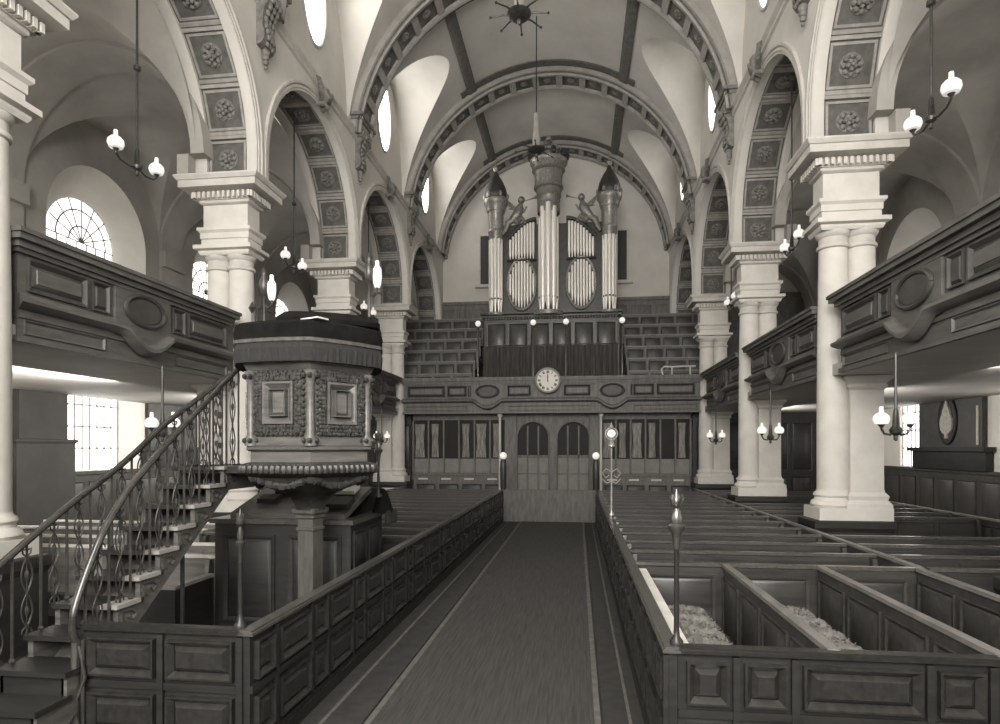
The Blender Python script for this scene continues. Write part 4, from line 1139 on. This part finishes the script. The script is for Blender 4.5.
# landing link into pulpit
mb = SMB(); mb.box(XL_, -2.74, 6.85, 7.95, 2.3, 2.38); sbuild(mb, 'landing', 'wood')
nearP = [(4.70, .98), (4.66, 1.10), (4.68, 1.24), (4.76, 1.43), (4.88, 1.66), (5.03, 1.90), (5.3, 2.2), (5.62, 2.46), (5.95, 2.71), (6.45, 3.06), (6.9, 3.38), (7.25, 3.6), (7.4, 3.63)]
farP = [(3.3, .78), (4.0, 1.25), (4.57, 1.63), (5.21, 2.02), (6.01, 2.46), (6.62, 2.86), (7.31, 3.24), (7.9, 3.56)]
def interp(P_, y):
    for (a, za), (b_, zb) in zip(P_, P_[1:]):
        if a <= y <= b_ and b_ > a: return za + (zb - za) * (y - a) / (b_ - a)
    return P_[-1][1]
def spl(P_, x, n=6):
    V = [Vector((x, a, z)) for a, z in P_]; out = []
    for i in range(len(V) - 1):
        p0, p1, p2, p3 = V[max(0, i - 1)], V[i], V[i + 1], V[min(len(V) - 1, i + 2)]
        for j in range(n):
            q = j / n
            out.append(.5 * ((2 * p1) + (p2 - p0) * q + (2 * p0 - 5 * p1 + 4 * p2 - p3) * q * q + (3 * p1 - p0 - 3 * p2 + p3) * q ** 3))
    return out + [V[-1]]
mb = SMB(); mb.tube(spl(nearP, XR), .032, 10); sbuild(mb, 'handrail', 'railtop')
mb = SMB(); mb.tube(spl(farP, XL_), .032, 10); sbuild(mb, 'handrail', 'railtop')
mb = SMB(); mb.tube([(XR, 4.70, 1.0), (XR, 4.69, .0)], .035, 8).tube([(XR + .07, 4.69, 1.0), (XR + .07, 4.69, 0)], .014, 6)
mb.tube([(XR + .04, 4.69, .95), (XR + .10, 4.68, .7), (XR, 4.68, .45), (XR + .08, 4.68, .15)], .014, 6)
sbuild(mb, 'newel', 'brass')
def stepz(y):
    k = math.floor((y + .04 - 5.14) / .283)
    return 1.18 + .2 * min(6, max(NT0, k))
def balustrade(P_, x, ya, yb, n):
    for j in range(n):
        y = ya + (yb - ya) * j / (n - 1)
        z0, z1 = stepz(y), interp(P_, y) - .02
        if z1 - z0 < .2: continue
        if j % 2 == 0:
            mb = SMB(); mb.tube([(x, y, z0), (x, y, z1)], .013, 6); mb.ball((x, y, z0 + .02), .025, 6); sbuild(mb, 'baluster', 'balus')
        else:
            h = z1 - z0; mb = SMB(); w = .055
            for q in (-1, 1):
                mb.tube([(x, y + q * w * math.sin(PI * u / 8) * 1.0, z0 + h * (.08 + .38 * u / 8)) for u in range(9)], .0075, 5)
                mb.tube([(x, y + q * w * math.sin(PI * u / 8) * 1.0, z0 + h * (.46 + .40 * u / 8)) for u in range(9)], .0075, 5)
                mb.tube([(x, y, z0 + h * .86), (x, y + q * .04, z0 + h * .9), (x, y + q * .045, z0 + h * .95), (x, y + q * .015, z0 + h * .94)], .008, 5)
                mb.tube([(x, y, z0 + h * .10), (x, y + q * .045, z0 + h * .06), (x, y + q * .05, z0 + h * .02)], .008, 5)
            mb.tube([(x, y, z0), (x, y, z0 + h * .12)], .010, 5); mb.tube([(x, y, z0 + h * .84), (x, y, z1)], .010, 5)
            for zc, rr in ((.27, .024), (.66, .026), (.46, .018)):
                mb.ball((x, y, z0 + h * zc), rr, 6, (.7, .8, 1.9))
            mb.tube([(x, y, z0 + h * .12), (x, y, z0 + h * .84)], .006, 5)
            sbuild(mb, 'scroll_baluster', 'balus')
balustrade(nearP, XR, 4.80, 7.2, 19)
balustrade(farP, XL_, 3.55, 7.8, 31)
mb = SMB(); mb.tube([(XR - .03, 6.15, 0), (XR - .03, 6.15, 1.62)], .022, 8); sbuild(mb, 'support_post', 'iron')

# ------------------------------------------------------------------ reading desk behind the pulpit stem
t = thing('reading_desk', 'tall dark oak reading desk behind the pulpit stem', 'desk', (-2.66, 7.75, 0))
MB().box(-.95, .93, 0, .08, 0, 1.62).box(-.94, -.87, .08, 1.22, 0, 1.62).box(.85, .92, .08, 1.22, 0, 1.62).build('body', 'wood', t)
MB().box(-1.0, .98, -.05, .14, 1.60, 1.66).box(-1.0, -.83, .14, 1.22, 1.6, 1.66).box(.81, .98, .14, 1.22, 1.6, 1.66).build('top_rail', 'cap', t)
mb = MB(frame_m((-.95, 0, 0), (1, 0), (0, -1))); mb.fpanel(.12, .85, .3, 1.45, .06, .03); mb.build('panel', 'wood', t)
mb = MB(frame_m((-.95, 0, 0), (1, 0), (0, -1))); mb.fpanel(1.03, 1.76, .3, 1.45, .06, .03); mb.build('panel', 'wood', t)
for k in range(2):
    mb = MB(frame_m((.92, 0, 0), (0, 1), (1, 0))); mb.fpanel(.1 + k * .6, .6 + k * .6, .9, 1.5, .05, .03); mb.build('panel', 'wood', t)
MB().prism([(.15, 1.72), (1.2, 2.02), (1.2, 1.94), (.15, 1.64)], 'x', -.82, .80).build('sloped_top', 'pulpit', t)
MB().box(-.8, .78, .2, .26, 1.6, 1.72).build('desk_ledge', 'wood', t)
MB().box(-.95, .93, 1.22, 1.3, 0, 2.0).build('rear_board', 'wood', t)
bl = [(-3.1, 8.25, 1.87, .13, .2, .05, 'book', 'dark open hymn book on the left of the reading desk'), (-2.95, 8.6, 1.97, .18, .26, .09, 'book', 'dark bound book at the back of the reading desk'), (-2.1, 8.1, 1.83, .24, .3, .06, 'book', 'large dark bound book on the right of the reading desk'), (-2.15, 8.6, 1.97, .2, .24, .05, 'paper', 'pale book lying behind the large dark one')]
for (x, y, z, a, c_, h, m_, lab) in bl:
    o = thing('hymn_book', lab, 'book', (x, y, z + .0), 'books on the reading desk')
    mb = MB(Matrix.Rotation(.28, 4, 'X')); mb.box(-a, a, -c_ / 2, c_ / 2, 0, h); mb.build('page_block', 'paper' if m_ == 'paper' else 'book', o)
    mb = MB(Matrix.Rotation(.28, 4, 'X')); mb.box(-a - .015, a + .015, -c_ / 2 - .015, c_ / 2 + .015, -.01, .0).box(-.01, .01, -c_ / 2, c_ / 2, h - .002, h + .004); mb.build('cover', 'book', o)
t = thing('draped_desk_cushion', 'dark tasselled cushion hanging over the right end of the reading desk', 'cushion', (-1.62, 8.75, 1.67))
MB().lathe([(.02, .34), (.05, .3), (.10, .18), (.14, .04), (.15, .0), (.02, 0)], (0, 0, 0), 14, 1, 1.3).build('pad', 'velvet', t)
mb = MB()
for q in range(5): mb.lathe([(.015, -.02), (.03, -.08), (.035, -.2), (.01, -.22)], (.13, -.2 + .1 * q, .05), 7)
mb.build('tassel', 'fringe', t)
t = thing('low_partition', 'low oak partition with a pale top edge under the pulpit stair', 'partition', (-3.62, 6.92, 0))
MB().box(-.9, .03, -.03, .03, 0, .9).build('front_board', 'wood', t)
MB().box(-.03, .03, .03, .75, 0, .9).build('side_board', 'wood', t)
MB().box(-.92, .05, -.05, .04, .9, .94).build('front_cap', 'rib', t)
MB().box(-.05, .05, .04, .75, .9, .94).build('side_cap', 'rib', t)

# ------------------------------------------------------------------ hanging lamps
def lampglobe(mb, c, r=.13):
    mb.lathe([(r * .35, -r * .72), (r * .8, -r * .62), (r, -r * .1), (r * .93, r * .35), (r * .6, r * .72), (r * .27, r * .85), (r * .24, r * 1.6)], c, 16)
def pendant(label, loc, rod, arm, axis, r, group, knob=True):
    t = thing('pendant_lamp', label, 'pendant lamp', loc, group)
    mb = MB().lathe([(.022, .0), (.02, rod)], (0, 0, 0), 8)
    if knob:
        mb.lathe([(.02, rod * .42 - .06), (.06, rod * .42 - .03), (.06, rod * .42 + .03), (.02, rod * .42 + .06)], (0, 0, 0), 10)
    mb.build('rod', 'ironl', t)
    MB().lathe([(.01, -.14), (.03, -.12), (.03, -.06), (.08, -.02), (.09, .03), (.05, .08), (.035, .3), (.022, .34)], (0, 0, 0), 12).build('body', 'ironl', t)
    for q in (-1, 1):
        d = lambda a, z: (q * a, 0, z) if axis == 'x' else (0, q * a, z)
        MB().tube([d(.03, 0), d(arm * .4, -.05), d(arm * .8, -.03), d(arm, .04), d(arm, .10)], .018, 7).build('arm', 'ironl', t)
        mb = MB(); lampglobe(mb, d(arm, .10 + r * .75), r); mb.build('globe', 'opal', t)
        MB().lathe([(.02, .06), (.05, .1), (.06, .13)], d(arm, 0), 10).build('gallery_ring', 'ironl', t)
    return t
for sg in (-1, 1):
    for i in range(3):
        ym = YC(i) + 3
        pendant('two-globe lamp hung on a long rod from the %s arch, %s bay' % (SIDE[sg], ORD[i]), (sg * 6.37, ym, 7.44), 4.1, .5, 'y', .13, 'lamps in the arches')
        pendant('two-globe lamp hung below the %s gallery front, %s bay' % (SIDE[sg], ORD[i]), (sg * 5.86, ym - .05, 2.84), 1.16, .2, 'x', .115, 'lamps below the galleries', False)
def corona(label, loc, rod):
    t = thing('corona_pendant', label, 'pendant lamp', loc, 'nave corona pendants')
    MB().tube([(0, 0, .5), (0, 0, rod)], .02, 6).build('cord', 'ironl', t)
    MB().lathe([(.02, -.24), (.05, -.2), (.06, -.12), (.22, -.07), (.3, .02), (.3, .06), (.2, .08), (.08, .1)], (0, 0, 0), 16).build('body', 'ironl', t)
    MB().lathe([(.08, .08), (.13, .2), (.14, .4), (.10, .7), (.08, 1.2), (.10, 1.25), (.03, 1.3)], (0, 0, 0), 12).build('stem', 'rib', t)
    for k in range(8):
        a = 2 * PI * k / 8
        d = lambda r, z: (r * math.cos(a), r * math.sin(a), z)
        MB().tube([d(.2, .02), d(.4, .04), d(.6, .01), d(.72, .0)], [.03, .022, .018, .012], 6).build('arm', 'ironl', t)
        MB().ball(d(.72, .0), .035, 8).build('burner', 'ironl', t)
corona('dark multi-armed corona lamp hanging near the top of the view', (-.24, 15.3, 13.3), 4.0)
corona('dark multi-armed corona lamp hanging in front of the organ crown', (-.2, 21.2, 12.75), 4.6)

# ------------------------------------------------------------------ wall tablet, right aisle
t = thing('wall_tablet', 'dark memorial board with a pale leaf-shaped plaque on the right aisle wall', 'tablet', (12.0, 19.65, 0))
MB().box(-.05, .05, -1.55, 1.55, 2.62, 4.12).build('board', 'tablet', t)
MB().box(-.22, .08, -1.9, 1.9, 2.5, 2.62).box(-.12, .08, -1.8, 1.8, 1.97, 2.5).build('ledge', 'wood', t)
MB().add([(-.07, .42 * math.cos(2 * PI * k / 30), 3.4 + .66 * math.sin(2 * PI * k / 30)) for k in range(30)], [tuple(range(30))]).tube([(-.06, .44 * math.cos(2 * PI * k / 30), 3.4 + .68 * math.sin(2 * PI * k / 30)) for k in range(31)], .04, 6).build('oval_ground', 'ink', t)
lf = [(0, .62), (.08, .45), (.17, .3), (.2, .18), (.28, .05), (.3, -.12), (.27, -.28), (.16, -.38), (.06, -.42), (.05, -.55), (-.05, -.55), (-.06, -.42), (-.16, -.38), (-.27, -.28), (-.3, -.12), (-.28, .05), (-.2, .18), (-.17, .3), (-.08, .45)]
MB().prism([(a, 3.4 + z * .95) for a, z in lf], 'x', -.12, -.07).build('leaf_plaque', 'leaf', t)
MB().box(-.08, -.04, -1.42, -1.34, 2.68, 3.75).build('pale_strip', 'leaf', t)
t = thing('wall_tablet', 'dark plain board on the left aisle wall seen between the stair rails', 'tablet', (-12.02, 18.95, 0))
MB().box(-.05, .05, -1.25, 1.25, 2.62, 4.12).build('board', 'tablet', t)
MB().box(-.08, .2, -1.45, 1.45, 2.5, 2.62).box(-.08, .1, -1.4, 1.4, 1.97, 2.5).build('ledge', 'wood', t)
t = thing('oval_tablet', 'small dark oval memorial on the far right aisle wall', 'tablet', (12.0, 24.3, 0))
MB().add([(-.03, .5 * math.cos(2 * PI * k / 30), 3.1 + .6 * math.sin(2 * PI * k / 30)) for k in range(30)], [tuple(range(30))]).tube([(-.02, .5 * math.cos(2 * PI * k / 30), 3.1 + .6 * math.sin(2 * PI * k / 30)) for k in range(31)], .06, 6).build('plaque', 'tablet', t)

# ------------------------------------------------------------------ added fill lights without fittings, brightening walls under the galleries
def area(name, loc, rot, sx, sy, power):
    l = bpy.data.lights.new(name, 'AREA'); l.shape = 'RECTANGLE'; l.size = sx * S; l.size_y = sy * S; l.energy = power; l.color = (1, .96, .9)
    o = bpy.data.objects.new(name, l); COL.objects.link(o); o.location = loc; o.rotation_euler = rot
for i in range(0, 3):
    area('aisle_fill', (-8.2, YC(i) + 3.6, 3.7), (0, PI / 2 - .15, 0), 1.2, 2.5, 60)
    area('aisle_fill', (8.2, YC(i) + 3.6, 3.7), (0, -PI / 2 + .15, 0), 1.2, 2.5, 22)

# ------------------------------------------------------------------ camera, world, colour
cam = bpy.data.cameras.new('camera'); co = bpy.data.objects.new('camera', cam); COL.objects.link(co)
co.location = (1.19, 0, 2.6); co.rotation_euler = (PI / 2, 0, .1241)
cam.sensor_width = 36; cam.lens = 36 * 620.7 / 1000; cam.shift_x = 0; cam.shift_y = (447.8 - 362) / 1000
cam.clip_start = .05; cam.clip_end = 200
SC.camera = co
w = bpy.data.worlds.new('world'); SC.world = w; w.use_nodes = True
w.node_tree.nodes['Background'].inputs[0].default_value = g(.5); w.node_tree.nodes['Background'].inputs[1].default_value = .5
SC.view_settings.view_transform = 'Standard'; SC.view_settings.look = 'None'
SC.view_settings.exposure = 1.0; SC.view_settings.gamma = 1.0
SC.cycles.max_bounces = 10; SC.cycles.diffuse_bounces = 7; SC.cycles.glossy_bounces = 3
SC.cycles.use_denoising = True; SC.cycles.sample_clamp_indirect = 6
SC.cycles.caustics_reflective = False; SC.cycles.caustics_refractive = False

# ------------------------------------------------------------------ survey units -> metres
done = set()
for o in COL.objects:
    o.location = o.location * S
    if o.type == 'MESH' and o.data.name not in done:
        done.add(o.data.name); o.data.transform(Matrix.Scale(S, 4))
